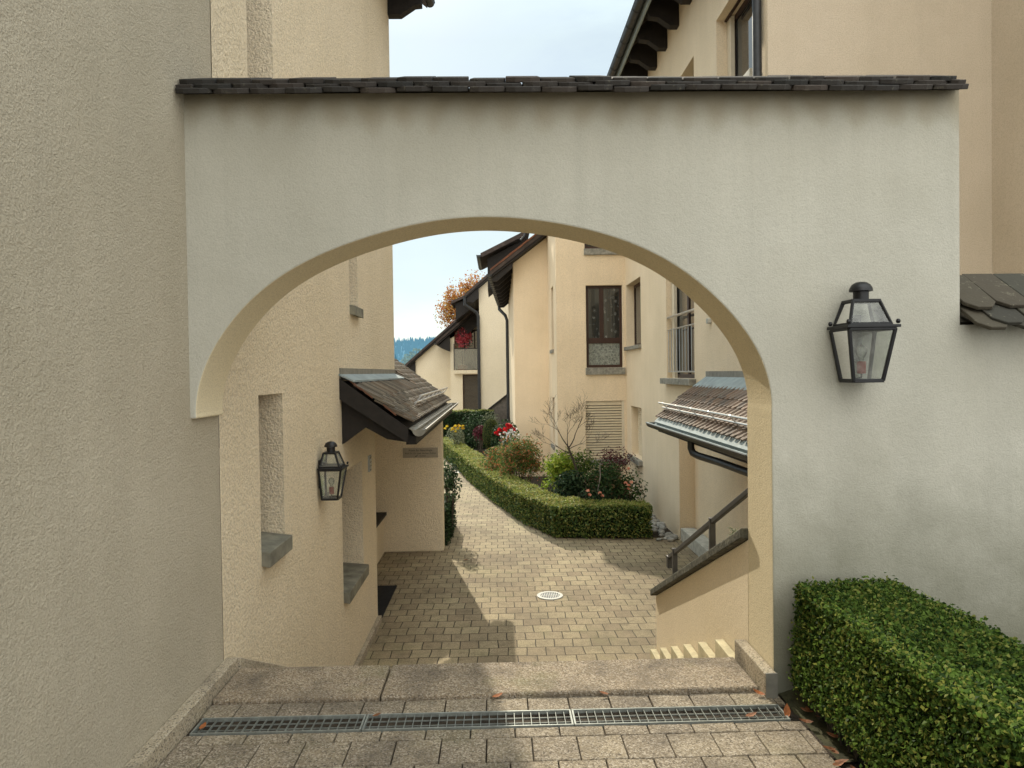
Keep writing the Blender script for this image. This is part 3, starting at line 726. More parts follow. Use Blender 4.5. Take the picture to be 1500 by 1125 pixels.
# windows in the long wall
w = MB(); X = RX + .2
for (a, b_, c, d) in ((16.15, 17.95, 2.25, 2.32), (16.15, 17.95, 3.73, 3.80), (16.15, 16.22, 2.32, 3.73), (17.88, 17.95, 2.32, 3.73)): w.box(X, X + .05, a, b_, c, d)
w = w.build('window', 'brown_frame', rh); MB().box(X + .02, X + .03, 16.22, 17.88, 2.32, 3.73).build('pane', 'window_glass', w)
MB().box(RX - .07, RX + .2, 16.12, 17.98, 2.16, 2.247).build('sill', 'sill_stone', w, bevel=.006)
w = MB(); w.box(RX + .19, RX + .235, 16.2, 16.26, -.42, .78); w.box(RX + .19, RX + .235, 17.44, 17.5, -.42, .78); w.box(RX + .19, RX + .235, 16.26, 17.44, .74, .78); w = w.build('window', 'cream_pvc', rh)
b = MB()
for k in range(23):
    z = -.40 + k * .052; b.hexa([(RX + .17, 16.26, z), (RX + .17, 17.44, z), (RX + .205, 17.44, z + .02), (RX + .205, 16.26, z + .02), (RX + .165, 16.26, z + .03), (RX + .165, 17.44, z + .03), (RX + .205, 17.44, z + .05), (RX + .205, 16.26, z + .05)])
b.build('shutter', 'blind_slat', w); MB().box(RX + .206, RX + .22, 16.2, 17.5, -.42, .78).build('shutter_backing', 'blind_dark', w)
MB().box(RX - .10, RX + .2, 16.1, 17.56, -.53, -.422).build('sill', 'sill_stone', w, bevel=.006)
w = MB(); X = RX + .16
for (a, b_, c, d) in ((11.78, 13.72, 1.50, 1.57), (11.78, 13.72, 3.78, 3.85), (11.78, 11.85, 1.57, 3.78), (13.58, 13.72, 1.57, 3.78), (12.7, 12.8, 1.57, 3.78)): w.box(X, X + .05, a, b_, c, d)
w = w.build('window', 'brown_frame', rh); w['label'] = 'tall window behind a steel bar railing'
MB().box(X + .02, X + .03, 11.85, 13.58, 1.57, 3.78).build('pane', 'window_glass', w)
MB().box(X - .06, X - .005, 13.5, 13.70, 1.50, 3.85).build('shutter_guide', 'cream_pvc', w)
MB().box(RX - .12, RX + .2, 11.7, 13.80, 1.39, 1.497).build('sill', 'sill_stone', w, bevel=.006)
b = MB(); X = RX + .03
for z in (1.62, 2.42): b.tube([(X, 11.79, z), (X, 13.71, z)], .014, 8)
b.tube([(X, 11.70, 2.66), (X, 13.78, 2.66)], .024, 10)
y = 11.86
while y < 13.7: b.tube([(X, y, 1.62), (X, y, 2.42)], .008, 6); y += .2
b.build('railing', 'steel', w)
w = MB(); X = RX + .22
for (a, b_, c, d) in ((9.0, 10.47, 5.45, 5.52), (9.0, 10.47, 6.70, 6.78), (9.0, 9.07, 5.52, 6.70), (10.33, 10.47, 5.52, 6.70)): w.box(X, X + .05, a, b_, c, d)
w = w.build('window', 'brown_frame', rh); MB().box(X + .02, X + .03, 9.07, 10.33, 5.52, 6.70).build('pane', 'window_glass', w)
MB().box(X - .06, X - .004, 10.30, 10.46, 5.46, 6.77).build('shutter_guide', 'cream_pvc', w)
MB().box(X - .10, X - .062, 9.01, 10.46, 6.755, 6.776).build('shutter_slot', 'brown_frame', w)
MB().box(RX - .06, RX + .2, 8.95, 10.5, 5.33, 5.447).build('sill', 'pale_step', w, bevel=.006)
w = MB(); w.box(X, X + .03, 11.66, 12.7, 5.8, 6.8); w = w.build('window', 'window_glass', rh)
MB().box(RX - .001, RX + .26, 10.5, 12.80, GZ, -1.22).build('entrance_step', 'pale_step', rh, bevel=.01)
# roofs
rf = MB(); rf.prism([(2.62, 8.9, 8.05), (7.5, 8.9, 12.1), (7.5, 8.9, 12.35), (2.62, 8.9, 8.27)], (0, 9.6, 0)); rf = rf.build('roof', 'tile_far', rh); rf['label'] = 'dark tiled roof over the long wall'
for k in range(11):
    y = 9.1 + k * .86; MB().prism([(RX - .001, y, 7.72), (RX - .16, y, 7.72), (RX - .36, y, 7.86), (RX - .52, y, 7.88), (RX - .60, y, 8.04), (RX - .001, y, 8.55)], (0, .16, 0)).build('rafter', 'dark_wood', rf)
MB().box(2.665, 2.70, 8.9, 18.4, 7.90, 8.10).build('fascia', 'zinc', rf)
g = MB(); g.half_gutter((2.57, 8.8, 8.06), (2.57, 18.5, 8.06), .085)
for k in range(16): 
    y = 9 + k * .6; g.tube([(2.57 + .088 * math.cos(a), y, 8.06 - .088 * math.sin(a)) for a in [math.pi * i / 10 for i in range(11)]], .007, 6)
g.build('gutter', 'dark_gutter', rf)
rf = MB(); rf.prism([(.95, FY - .3, 7.0), (3.9, FY - .3, 9.0), (3.9, FY - .3, 9.2), (.95, FY - .3, 7.2)], (0, 6.8, 0)); rf = rf.build('roof', 'tile_far', rh)
MB().half_gutter((.92, FY - .3, 7.12), (.92, 24.5, 7.12), .07).build('gutter', 'dark_gutter', rf)
MB().tube([(.92, 21.3, 7.05), (.92, 21.3, 5.85), (.90, 21.3, 5.72), (.78, 21.3, 5.6)], .045, 10).build('downpipe', 'dark_gutter', rh, smooth=True)
MB().tube([(RX - .07, 8.66, 8.0), (RX - .07, 8.66, 1.7)], .055, 12).build('downpipe', 'dark_gutter', rh, smooth=True)
tag(MB().box(RX - .06, RX - .001, 10.82, 10.92, 2.36, 2.44).build('sensor_lamp', 'pale_step', bevel=.01), 'tiny white sensor lamp high on the right house wall above the porch roof', 'lamp')
# porch canopy
cp = sub('canopy', rh)
E1 = Vector((2.52, 6.75, .885)); s2 = Vector((.745, 0, .60)).normalized()
mb = MB(); tiles(mb, E1, (0, 1, 0), s2, 4.36, 5, .135, .165, .02, .62, .25, 1.2, lift0=2.2, rib=.018)
mb.build('roof_tiles', 'tile_right', cp, bevel=.002, seg=1)
mb = MB(); mb.prism([(2.53, 6.78, .87), (3.297, 6.78, 1.49), (3.297, 6.78, 1.36), (2.53, 6.78, .74)], (0, 4.3, 0)); mb.build('roof_boards', 'dark_wood', cp)
mb = MB()
mb.prism([(2.56, 10.9, .80), (3.297, 10.9, 1.30), (3.297, 10.9, 1.0), (3.1, 10.9, .98), (2.8, 10.9, .72), (2.56, 10.9, .68)], (0, .12, 0)); mb.build('bracket', 'dark_wood', cp)
mb = MB(); mb.box(2.50, 2.60, 6.78, 11.0, .70, .80); mb.build('eaves_beam', 'dark_wood', cp)
mb = MB(); mb.box(RX - .012, RX - .0015, 8.5, 11.12, 1.53, 1.625); mb.build('wall_flashing', 'zinc_dull', cp)
mb = MB(); mb.hexa([(3.09, 6.75, 1.375), (RX - .0, 6.75, 1.53), (RX - .0, 11.13, 1.53), (3.09, 11.16, 1.375), (3.09, 6.75, 1.393), (RX - .0, 6.75, 1.548), (RX - .0, 11.13, 1.548), (3.09, 11.16, 1.393)]); mb.build('apron_flashing', 'zinc', cp)
mb = MB(); mb.half_gutter((2.44, 6.7, .835), (2.44, 11.25, .825), .07)
mb.hexa([(2.475, 6.75, .835), (2.545, 6.75, .905), (2.545, 11.13, .905), (2.475, 11.13, .835), (2.47, 6.75, .845), (2.54, 6.75, .915), (2.54, 11.13, .915), (2.47, 11.13, .845)])
mb.build('gutter', 'zinc', cp)
mb = MB(); mb.half_gutter((2.44, 6.705, .828), (2.44, 11.245, .818), .078, t=.002); mb.build('gutter_shell', 'dark_gutter', cp)
MB().tube([(2.45, 8.95, .77), (2.45, 8.95, .66), (2.46, 8.90, .60), (2.50, 8.80, .575), (2.60, 8.3, .56), (2.72, 7.2, .53)], .045, 12).build('downpipe', 'dark_gutter', cp, smooth=True)
snow_guard(6.75, 11.1, E1, s2, cp, .78)

# ------------------------------------------------------------------ stair parapet and handrail
sp = thing('stair_parapet', 'sloping cream rendered parapet with dark stone coping right of the steps', 'parapet', (1.5, 5.1, GZ))
mb = MB(); mb.prism([(1.39, 3.925, GZ), (1.39, 6.28, GZ), (1.39, 6.28, -.36), (1.39, 3.925, .70)], (.24, 0, 0)); mb.build('wall', 'render_cream', sp, bevel=.01)
mb = MB(); mb.hexa([(1.35, 3.93, .702), (1.67, 3.93, .702), (1.67, 6.33, -.378), (1.35, 6.33, -.378), (1.35, 3.93, .762), (1.67, 3.93, .762), (1.67, 6.33, -.318), (1.35, 6.33, -.318)]); mb.build('coping', 'coping_stone', sp, bevel=.008)
hr = thing('handrail', 'dark brown metal handrail sloping above the stair parapet', 'handrail', (1.52, 5.1, .3))
mb = MB(); mb.bar((1.53, 3.93, 1.07), (1.53, 6.34, -.035), .03, .038); mb.box(1.508, 1.552, 6.31, 6.37, -.13, -.02); mb.build('rail', 'rail_metal', hr, bevel=.006)
for y, zt in ((6.14, .06), (5.05, .57)):
    z = .75 - (y - 3.93) * .45
    MB().box(1.51, 1.55, y - .02, y + .02, z - .06, z + .34).build('post', 'rail_metal', hr, bevel=.003)

# ------------------------------------------------------------------ houses beyond the garden
hb = thing('apartment_house', 'narrow peach gable with deep dark eave and long gutter beyond the garden bed', 'house', (1, 25, GZ))
BY = 21.0
mb = MB(); mb.face([(.52, BY, GZ), (1.53, BY, GZ), (1.53, BY, 5.62), (.52, BY, 4.86)]); mb.face([(.52, BY, GZ), (.52, BY, 4.86), (.52, 29.6, 4.86), (.52, 29.6, GZ)]); mb.face([(.52, 29.6, GZ), (2.6, 29.6, GZ), (2.6, 29.6, 6.4), (.52, 29.6, 4.86)])
mb.build('wall', 'render_warm', hb, bevel=.012, weld=True)
a0 = Vector((-.12, 20.55, 4.40)); a1 = Vector((.20, 29.9, 4.40)); up = Vector((1.64, 0, 1.25))
def slab(name, parent, a0, a1, up, k0, k1, th, mat, dz=0):
    q = [a0 + up * k0, a0 + up * k1, a1 + up * k1, a1 + up * k0]; d = Vector((0, 0, dz)); t = Vector((0, 0, th))
    return MB().hexa([p + d for p in q] + [p + d + t for p in q]).build(name, mat, parent)
rf = slab('roof', hb, a0, a1, up, -.02, 1.0, .13, 'tile_far', .075)
slab('soffit', rf, a0 + Vector((0, .03, 0)), a1, up, .01, 1.0, .072, 'dark_wood', 0)
for k in range(9):
    p = a0.lerp(a1, (k + .08) / 9); MB().prism([p + Vector((.02, 0, -.01)), p + Vector((.62, 0, .44)), p + Vector((.62, 0, .30)), p + Vector((.16, 0, -.10)), p + Vector((.02, 0, -.10))], (0, .12, 0)).build('rafter', 'dark_wood', rf)
g = MB(); d = Vector((-.06, 0, .09)); g.half_gutter(a0 + d, a1 + d, .075)
for k in range(16):
    p = a0.lerp(a1, (k + .5) / 16) + d; g.tube([p + Vector((.08 * math.cos(a), 0, -.08 * math.sin(a))) for a in [math.pi * i / 8 for i in range(9)]], .012, 5)
g.build('gutter', 'dark_gutter', rf)
MB().tube([a1 + Vector((-.06, -.3, .02)), a1 + Vector((-.06, -.3, -.12)), Vector((.38, 29.3, 4.0)), Vector((.45, 29.3, 3.8)), Vector((.45, 29.3, GZ))], .065, 10).build('downpipe', 'dark_gutter', hb, smooth=True)
g = MB()
for j in range(2):
    tiles(g, a0 + up * (.0) + Vector((-.0, -.02, .16 + .03 * j)), up, Vector((0, 1, .0)), 2.0, 1, .2, .17, .02, 0, .3)
g.build('verge_tiles', 'tile_edge', rf)
dm = slab('dormer', hb, Vector((-.52, 25.2, 5.72)), Vector((-.52, 28.2, 5.72)), Vector((1.75, 0, .86)), 0, 1, .16, 'tile_far')
MB().prism([(-.28, 25.5, 4.6), (-.28, 25.5, 5.74), (1.1, 25.5, 6.42), (1.4, 25.5, 5.9)], (0, 2.4, 0)).build('cheek', 'dark_wood', dm)
MB().half_gutter((-.58, 25.1, 5.80), (-.58, 28.3, 5.80), .08).build('gutter', 'dark_gutter', dm)

hc = thing('apartment_house', 'slim cream gable with dark downpipe at its left corner, between two deep eaves', 'house', (0, 34, GZ))
CY = 32.0
mb = MB(); mb.face([(-.76, CY, GZ), (2.5, CY, GZ), (2.5, CY, 8.2), (-.76, CY, 5.42)]); mb.face([(-.76, CY, GZ), (-.76, CY, 5.42), (-.76, 39, 5.42), (-.76, 39, GZ)])
mb.build('wall', 'render_far', hc, weld=True)
c0 = Vector((-1.33, CY - .35, 5.0)); c1 = Vector((-1.33, 36, 5.0)); up = Vector((2.6, 0, 2.22))
rf = slab('roof', hc, c0, c1, up, -.02, 1.0, .14, 'tile_far', .075); slab('soffit', rf, c0 + Vector((0, .03, 0)), c1, up, .01, 1.0, .072, 'dark_wood')
MB().prism([c0 + Vector((.03, .1, 0)), c0 + Vector((.56, .1, .46)), c0 + Vector((.56, .1, .0)), c0 + Vector((.3, .1, -.22)), c0 + Vector((.03, .1, -.16))], (0, 3.5, 0)).build('rafter', 'dark_wood', rf)
MB().half_gutter(c0 + Vector((-.05, 0, .08)), c1 + Vector((-.05, 0, .08)), .08).build('gutter', 'dark_gutter', rf)
MB().tube([c0 + Vector((-.05, .1, 0)), c0 + Vector((-.05, .1, -.3)), Vector((-.88, CY - .12, 4.35)), Vector((-.80, CY - .1, 4.2)), Vector((-.80, CY - .1, GZ))], .07, 10).build('downpipe', 'dark_gutter', hc, smooth=True)
dm = slab('dormer', hc, Vector((-2.15, 34.2, 4.98)), Vector((-2.15, 36.8, 4.98)), Vector((1.2, 0, .52)), 0, 1, .13, 'tile_far')
MB().prism([(-1.95, 34.4, 4.2), (-1.95, 34.4, 5.0), (-1.0, 34.4, 5.4), (-1.0, 34.4, 4.9)], (0, 2.2, 0)).build('cheek', 'dark_wood', dm)

hd = thing('apartment_house', 'cream house with glazed balcony and long sloping roof edge beyond the far hedge', 'house', (-2.5, 38, GZ))
DY = 36.0
mb = MB(); wall(mb, 'y', DY, -2.34, -.5, GZ, 1.62, [(-1.74, -.86, -.3, 1.58, .2)], 1)
mb.face([(-2.34, DY, 1.62), (-2.13, DY, 1.62), (-2.13, DY, 3.5), (-2.34, DY, 3.4)]); mb.face([(-2.34, DY, GZ), (-2.34, DY, 3.4), (-2.34, 38.6, 3.4), (-2.34, 38.6, GZ)])
mb.face([(-2.13, DY + 1.2, 1.62), (-.5, DY + 1.2, 1.62), (-.5, DY + 1.2, 5.2), (-2.13, DY + 1.2, 3.9)]); mb.face([(-2.13, DY, 1.62), (-2.13, DY + 1.2, 1.62), (-2.13, DY + 1.2, 3.9), (-2.13, DY, 3.5)])
mb.face([(-2.13, DY, 1.62), (-.5, DY, 1.62), (-.5, DY + 1.2, 1.62), (-2.13, DY + 1.2, 1.62)])
mb.build('wall', 'render_far', hd, weld=True)
D2 = 38.6
mb = MB(); mb.face([(-4.4, D2, GZ), (-.5, D2, GZ), (-.5, D2, 5.7), (-4.4, D2, 2.34)]); mb.face([(-4.4, D2, GZ), (-4.4, D2, 2.34), (-4.4, 46, 2.34), (-4.4, 46, GZ)]); mb.build('wall', 'render_far', hd, weld=True)
rf = slab('roof', hd, Vector((-4.95, D2 - .35, 1.93)), Vector((-4.95, 46, 1.93)), Vector((4.4, 0, 3.80)), 0, 1, .14, 'tile_far', .07); slab('soffit', rf, Vector((-4.9, D2 - .30, 1.95)), Vector((-4.9, 46, 1.95)), Vector((4.35, 0, 3.76)), 0, 1, .07, 'dark_wood')
MB().prism([(-4.88, D2 - .1, 1.9), (-4.4, D2 - .1, 2.32), (-4.4, D2 - .1, 1.55), (-4.7, D2 - .1, 1.72)], (0, .12, 0)).build('rafter', 'dark_wood', rf)
rf = slab('roof', hd, Vector((-3.02, DY - .35, 3.05)), Vector((-3.02, 38.5, 3.05)), Vector((2.4, 0, 2.02)), 0, 1, .12, 'tile_far', .075); slab('soffit', rf, Vector((-2.98, DY - .32, 3.06)), Vector((-2.98, 38.5, 3.06)), Vector((2.36, 0, 1.99)), 0, 1, .07, 'dark_wood')
MB().prism([(-2.95, DY - .2, 3.02), (-2.34, DY - .2, 3.55), (-2.34, DY - .2, 2.75), (-2.7, DY - .2, 2.88)], (0, 2.4, 0)).build('rafter', 'dark_wood', rf)
MB().half_gutter((-3.07, DY - .35, 3.16), (-3.07, 38.5, 3.16), .07).build('gutter', 'dark_gutter', rf)
MB().prism([(-2.0, DY + .1, 3.92), (-.75, DY + .1, 4.95), (-.75, DY + .1, 4.2), (-1.75, DY + .1, 3.4)], (0, .1, 0)).build('balcony_fascia', 'dark_wood', hd)
w = MB(); frame(w, -1.7, -.55, 1.7, 3.9, DY + 1.12, .07); w.box(-1.17, -1.10, DY + 1.115, DY + 1.165, 1.77, 3.83); w = w.build('window', 'brown_frame', hd); MB().box(-1.63, -.62, DY + 1.14, DY + 1.15, 1.77, 3.83).build('pane', 'curtain_glass', w)
w = MB(); frame(w, -1.74, -.86, -.3, 1.58, DY + .1, .06); w = w.build('window', 'brown_frame', hd)
b = MB()
for k in range(28): z = -.24 + k * .063; b.hexa([(-1.68, DY + .12, z), (-.92, DY + .12, z), (-.92, DY + .16, z + .03), (-1.68, DY + .16, z + .03), (-1.68, DY + .115, z + .04), (-.92, DY + .115, z + .04), (-.92, DY + .16, z + .06), (-1.68, DY + .16, z + .06)])
b.build('blind', 'blind_dark', w)
bl = sub('balcony', hd)
MB().box(-2.15, -.5, DY - .25, DY, 1.62, 1.80).build('slab', 'render_far', bl)
MB().box(-2.12, -.5, DY - .22, DY - .205, 1.83, 2.85).build('glass', 'rail_glass', bl)
g = MB(); g.bar((-2.14, DY - .21, 2.88), (-.5, DY - .21, 2.88), .04); g.bar((-2.14, DY - .21, 1.8), (-2.14, DY - .21, 3.12), .04); g.bar((-2.14, DY - .21, 3.12), (-1.3, DY - .21, 3.12), .025); g.bar((-.55, DY - .21, 1.8), (-.55, DY - .21, 2.88), .04); g.build('frame', 'black_iron', bl)

# low plank-faced stair wall by the narrow gable
sw = thing('garden_stair_wall', 'small sloping plank faced garden wall behind the red flowers', 'wall', (0, 30, GZ))
MB().prism([(-.35, 30.2, GZ), (.5, 30.2, GZ), (.5, 30.2, .70), (-.35, 30.2, .05)], (0, .15, 0)).build('wall', 'planks', sw)
MB().hexa([(-.4, 30.15, .02), (.5, 30.15, .70), (.5, 30.4, .70), (-.4, 30.4, .02), (-.4, 30.15, .11), (.5, 30.15, .79), (.5, 30.4, .79), (-.4, 30.4, .11)]).build('coping', 'dark_coping', sw)

# ------------------------------------------------------------------ garden bed
hp = [(.98, 13.18), (.40, 14.65), (-.17, 17.0), (-.60, 18.9), (-.92, 20.6), (-1.40, 23.0), (-1.97, 25.8), (-2.6, 27.6)]
mb = MB(); mb.face([(2.75, 13.05, GZ + .004), *[(x - .0, y, GZ + .004) for x, y in [(3.3, 13.05), (3.3, 18.04), (1.53, 18.04), (1.53, 21), (.52, 21), (.52, 29), (-2.6, 29)]], *[(x + .1, y, GZ + .004) for x, y in reversed(hp)]])
struct(mb.build('garden_bed', 'soil'))

def quadsamp(n, a, b, c, d):
    """n random points on the quad a b c d"""
    a, b, c, d = (np.array(q, float) for q in (a, b, c, d)); u = RNG.random((n, 1)); v = RNG.random((n, 1))
    return a * (1 - u) * (1 - v) + b * u * (1 - v) + c * u * v + d * (1 - u) * v
def hedge_run(pts_l, pts_r, z0, z1, dens, size, depth=.04, wob=.015):
    """leaf points + normals on the faces of a hedge between two plan polylines"""
    P = []; N = []; T = []
    def addq(a, b, c, d, nrm, top=False, k=1.0):
        A = np.linalg.norm(np.cross(np.subtract(b, a), np.subtract(d, a))); n = int(A * dens * k)
        if n < 1: return
        q = quadsamp(n, a, b, c, d); nn = np.tile(np.array(nrm, float), (n, 1))
        off = -RNG.exponential(depth * .5, (n, 1)) + RNG.normal(0, .006, (n, 1)) + wob * (np.sin(q[:, :1] * 9 + q[:, 2:] * 7) + np.sin(q[:, 1:2] * 8 - q[:, 2:] * 5)) * .5
        P.append(q + nn * off); N.append(nn); T.append(np.full(n, top))
    m = len(pts_l)
    for i in range(m - 1):
        l0, l1, r0, r1 = pts_l[i], pts_l[i + 1], pts_r[i], pts_r[i + 1]
        d = np.array([l1[0] - l0[0], l1[1] - l0[1]]); d /= np.linalg.norm(d); nl = (-d[1], d[0], 0); nr = (d[1], -d[0], 0)
        addq((*l0, z0), (*l1, z0), (*l1, z1), (*l0, z1), nl); addq((*r0, z0), (*r1, z0), (*r1, z1), (*r0, z1), nr, k=.6)
        addq((*l0, z1), (*l1, z1), (*r1, z1), (*r0, z1), (0, 0, 1), True)
    for i in (0, m - 1):
        l, r = pts_l[i], pts_r[i]; d = np.array([pts_l[1][0] - pts_l[0][0], pts_l[1][1] - pts_l[0][1]]) if i == 0 else -np.array([pts_l[-1][0] - pts_l[-2][0], pts_l[-1][1] - pts_l[-2][1]]); d = d / np.linalg.norm(d)
        addq((*l, z0), (*r, z0), (*r, z1), (*l, z1), (-d[0], -d[1], 0))
    return np.concatenate(P), np.concatenate(N), np.concatenate(T)
def core(pl, pr, z0, z1, parent, ins=.05):
    mb = MB(); m = len(pl)
    for i in range(m - 1):
        def L(k, z): a = np.array(pl[k]); b = np.array(pr[k]); w = np.linalg.norm(b - a); q = a + (b - a) * min(.45, ins / w); return (q[0], q[1], z)
        def R_(k, z): a = np.array(pr[k]); b = np.array(pl[k]); w = np.linalg.norm(b - a); q = a + (b - a) * min(.45, ins / w); return (q[0], q[1], z)
        mb.hexa([L(i, z0), R_(i, z0), R_(i + 1, z0), L(i + 1, z0), L(i, z1 - ins), R_(i, z1 - ins), R_(i + 1, z1 - ins), L(i + 1, z1 - ins)])
    return mb.build('dark_core', 'hedge_core', parent)  # solid dark fill added inside the leaves to block see-through

# near box hedge along the landing
nh = thing('box_hedge', 'clipped glossy green hedge in the right foreground along the landing', 'hedge', (1.7, 1.8, 0))
pl = [(1.47, -.6), (1.47, 1.2), (1.46, 2.0), (1.45, 2.8), (1.455, 3.47)]; pr = [(2.02, -.6), (2.02, 1.2), (2.0, 2.0), (1.98, 2.8), (1.95, 3.47)]
def seg(a, b, dens, size):
    return hedge_run(pl[a:b], pr[a:b], .05, .60, dens, size, .05, .02)
P1, N1, T1 = hedge_run(pl[1:], pr[1:], .075, .595, 22000, .02, .045, .018)
P0, N0, T0 = hedge_run(pl[:2], pr[:2], .04, .595, 4500, .02, .055, .022)
P1 = np.concatenate([P1, P0]); N1 = np.concatenate([N1, N0]); T1 = np.concatenate([T1, T0])
# ragged foot and loose shoots
np_obj('foliage', leaves(P1 + RNG.normal(0, .005, P1.shape), N1, .0185, .64, 1.2), 'leaf_box', nh)
k = RNG.choice(len(P1), 5200, replace=False); k = k[T1[k] | (RNG.random(len(k)) < .25)]
np_obj('shoots', leaves(P1[k] + N1[k] * RNG.uniform(.0, .03, (len(k), 1)), N1[k], .019, .6, .9), 'leaf_box', nh)
core(pl, pr, -.02, .595, nh, .06)
k = RNG.choice(len(P1), 900, replace=False)
np_obj('stray_shoots', leaves(P1[k] + N1[k] * RNG.uniform(.015, .05, (900, 1)) + RNG.normal(0, .008, (900, 3)), N1[k] + RNG.normal(0, .8, (900, 3)), .019, .5, 1.2), 'leaf_box', nh)
f = MB(); rg = random.Random(77)
for _ in range(150):
    y = rg.uniform(1.6, 3.42); x = 1.50 + rg.uniform(0, .05); f.tube([(x, y, -.02), (x + rg.uniform(-.03, .02), y + rg.uniform(-.05, .05), .07), (x + rg.uniform(-.05, .03), y + rg.uniform(-.1, .1), .16)], [.006, .005, .003], 5)
f.build('stems', 'bark', nh)

# yard hedge: long curved run beside the path, then the short front return
yh = thing('box_hedge', 'low clipped hedge curving along the path with a square front end', 'hedge', (1, 14, GZ))
L_ = [(x, y) for x, y in hp]; R_l = []
for i, (x, y) in enumerate(L_):
    a = L_[max(i - 1, 0)]; b = L_[min(i + 1, len(L_) - 1)]; d = Vector((b[0] - a[0], b[1] - a[1])).normalized(); R_l.append((x + d.y * .62, y - d.x * .62))
R_l[0] = (1.62, 13.75)
zt = GZ + .585
Pa, Na, Ta = hedge_run(L_, R_l, GZ + .03, zt, 2900, .03, .07, .03)
Pb, Nb, Tb = hedge_run([(2.80, 13.02), (2.80, 13.60)][::-1] and [(.98, 13.20), (2.82, 12.98)], [(1.1, 13.80), (2.82, 13.60)], GZ + .03, zt, 3300, .03, .07, .03)
Nb = np.where(np.abs(Nb[:, 2:]) > .5, Nb, Nb); 
sd = (Nb[:, 2] == 0); cen = np.array([1.9, 13.38, 0]); flip = ((Pb - cen) * Nb).sum(1) < -.0; Nb[flip & sd] *= -1
Pa = np.concatenate([Pa, Pb]); Na = np.concatenate([Na, Nb]); Ta = np.concatenate([Ta, Tb])
np_obj('foliage', leaves(Pa, Na, .046, .6, .9), 'leaf_yard', yh)
k = np.where(Ta)[0]; k = np.concatenate([k, k])
np_obj('shoots', leaves(Pa[k] + RNG.normal(0, .014, (len(k), 3)) + np.array([-.005, .01, .014]), np.tile([0, 0, 1.], (len(k), 1)), .034, .6, .8), 'leaf_lit_top', yh)  # extra top leaves in the sunlit colour, so the top reads as lit
core(L_, R_l, GZ, zt, yh, .08); core([(1.0, 13.24), (2.79, 13.02)], [(1.2, 13.75), (2.79, 13.56)], GZ, zt, yh, .08)

fh = thing('yew_hedge', 'tall dark square clipped hedge in front of the far cream houses', 'hedge', (-1.2, 29, GZ))
Pf, Nf, Tf = hedge_run([(-3.6, 28.8), (-.16, 28.8)], [(-3.6, 29.5), (-.16, 29.5)], GZ, .10, 900, .05, .06, .03)
sd = (Nf[:, 2] == 0); flip = ((Pf - np.array([-1.9, 29.15, 0])) * Nf).sum(1) < 0; Nf[flip & sd] *= -1
np_obj('foliage', leaves(Pf, Nf, .075, .5, .8), 'leaf_yew', fh); core([(-3.6, 28.85), (-.2, 28.85)], [(-3.6, 29.45), (-.2, 29.45)], GZ, .10, fh, .08)
k = np.where(Tf)[0]; np_obj('shoots', leaves(Pf[k] + np.array([0, 0, .02]), np.tile([0, 0, 1.], (len(k), 1)), .06, .5, .6), 'leaf_lit_top', fh)

def blob(c, r, n, clumps=14, fill=.5, spread=.32, seed=0):
    """clumped leaf points in an ellipsoid -> points, outward normals"""
    rg = np.random.default_rng(seed); c = np.array(c); r = np.array(r)
    d = rg.normal(0, 1, (clumps, 3)); d /= np.linalg.norm(d, axis=1, keepdims=True); d[:, 2] = np.where(d[:, 2] < -.5, -d[:, 2], d[:, 2])
    cc = d * (rg.random((clumps, 1)) ** fill) * .85
    i = rg.integers(0, clumps, n); p = cc[i] + rg.normal(0, spread, (n, 3)) * (.6 + .8 * rg.random((clumps, 1))[i])
    l = np.linalg.norm(p, axis=1, keepdims=True); p = np.where(l > 1.15, p / l * 1.1, p)
    nn = p / np.maximum(np.linalg.norm(p, axis=1, keepdims=True), .05)
    return c + p * r, nn + np.array([0, 0, .4])
def stems(c, r, zb, k, mat, parent, rad=.012, name='stems', seed=0):
    rg = random.Random(seed); mb = MB()
    for _ in range(k):
        a = rg.uniform(0, 6.28); q = rg.uniform(.2, .85); tip = (c[0] + r[0] * q * math.cos(a), c[1] + r[1] * q * math.sin(a), c[2] + r[2] * rg.uniform(-.2, .8))
        b = (c[0] + .12 * math.cos(a) * r[0], c[1] + .12 * math.sin(a) * r[1], zb); m = ((b[0] * .6 + tip[0] * .4), (b[1] * .6 + tip[1] * .4), b[2] * .4 + tip[2] * .6)
        mb.tube([b, m, tip], [rad, rad * .8, rad * .4], 5)
    mb.build(name, mat, parent)
def bush(name, label, cat, c, r, n, size, mat, wid=.5, clumps=16, seed=0, group=None, tilt=.9, spread=.32, k=7, zb=GZ):
    t = thing(name, label, cat, (c[0], c[1], zb), 0, group)
    P, N = blob(c, r, n, clumps, .5, spread, seed); P[:, 2] = np.maximum(P[:, 2], zb + .01)
    np_obj('foliage', leaves(P, N, size, wid, tilt), mat, t); stems(c, r, zb, k, 'bark', t, seed=seed)
    return t
def flowers(t, pts, size, mat, petals=9):
    for p in pts:
        q = np.tile(np.array(p, float), (petals, 1)); d = RNG.normal(0, 1, (petals, 3)); d[:, 2] = np.abs(d[:, 2]); d = unit(d)
        np_obj('flower', leaves(q + d * size * .4, d, size, .8, .3, .2), mat, t)

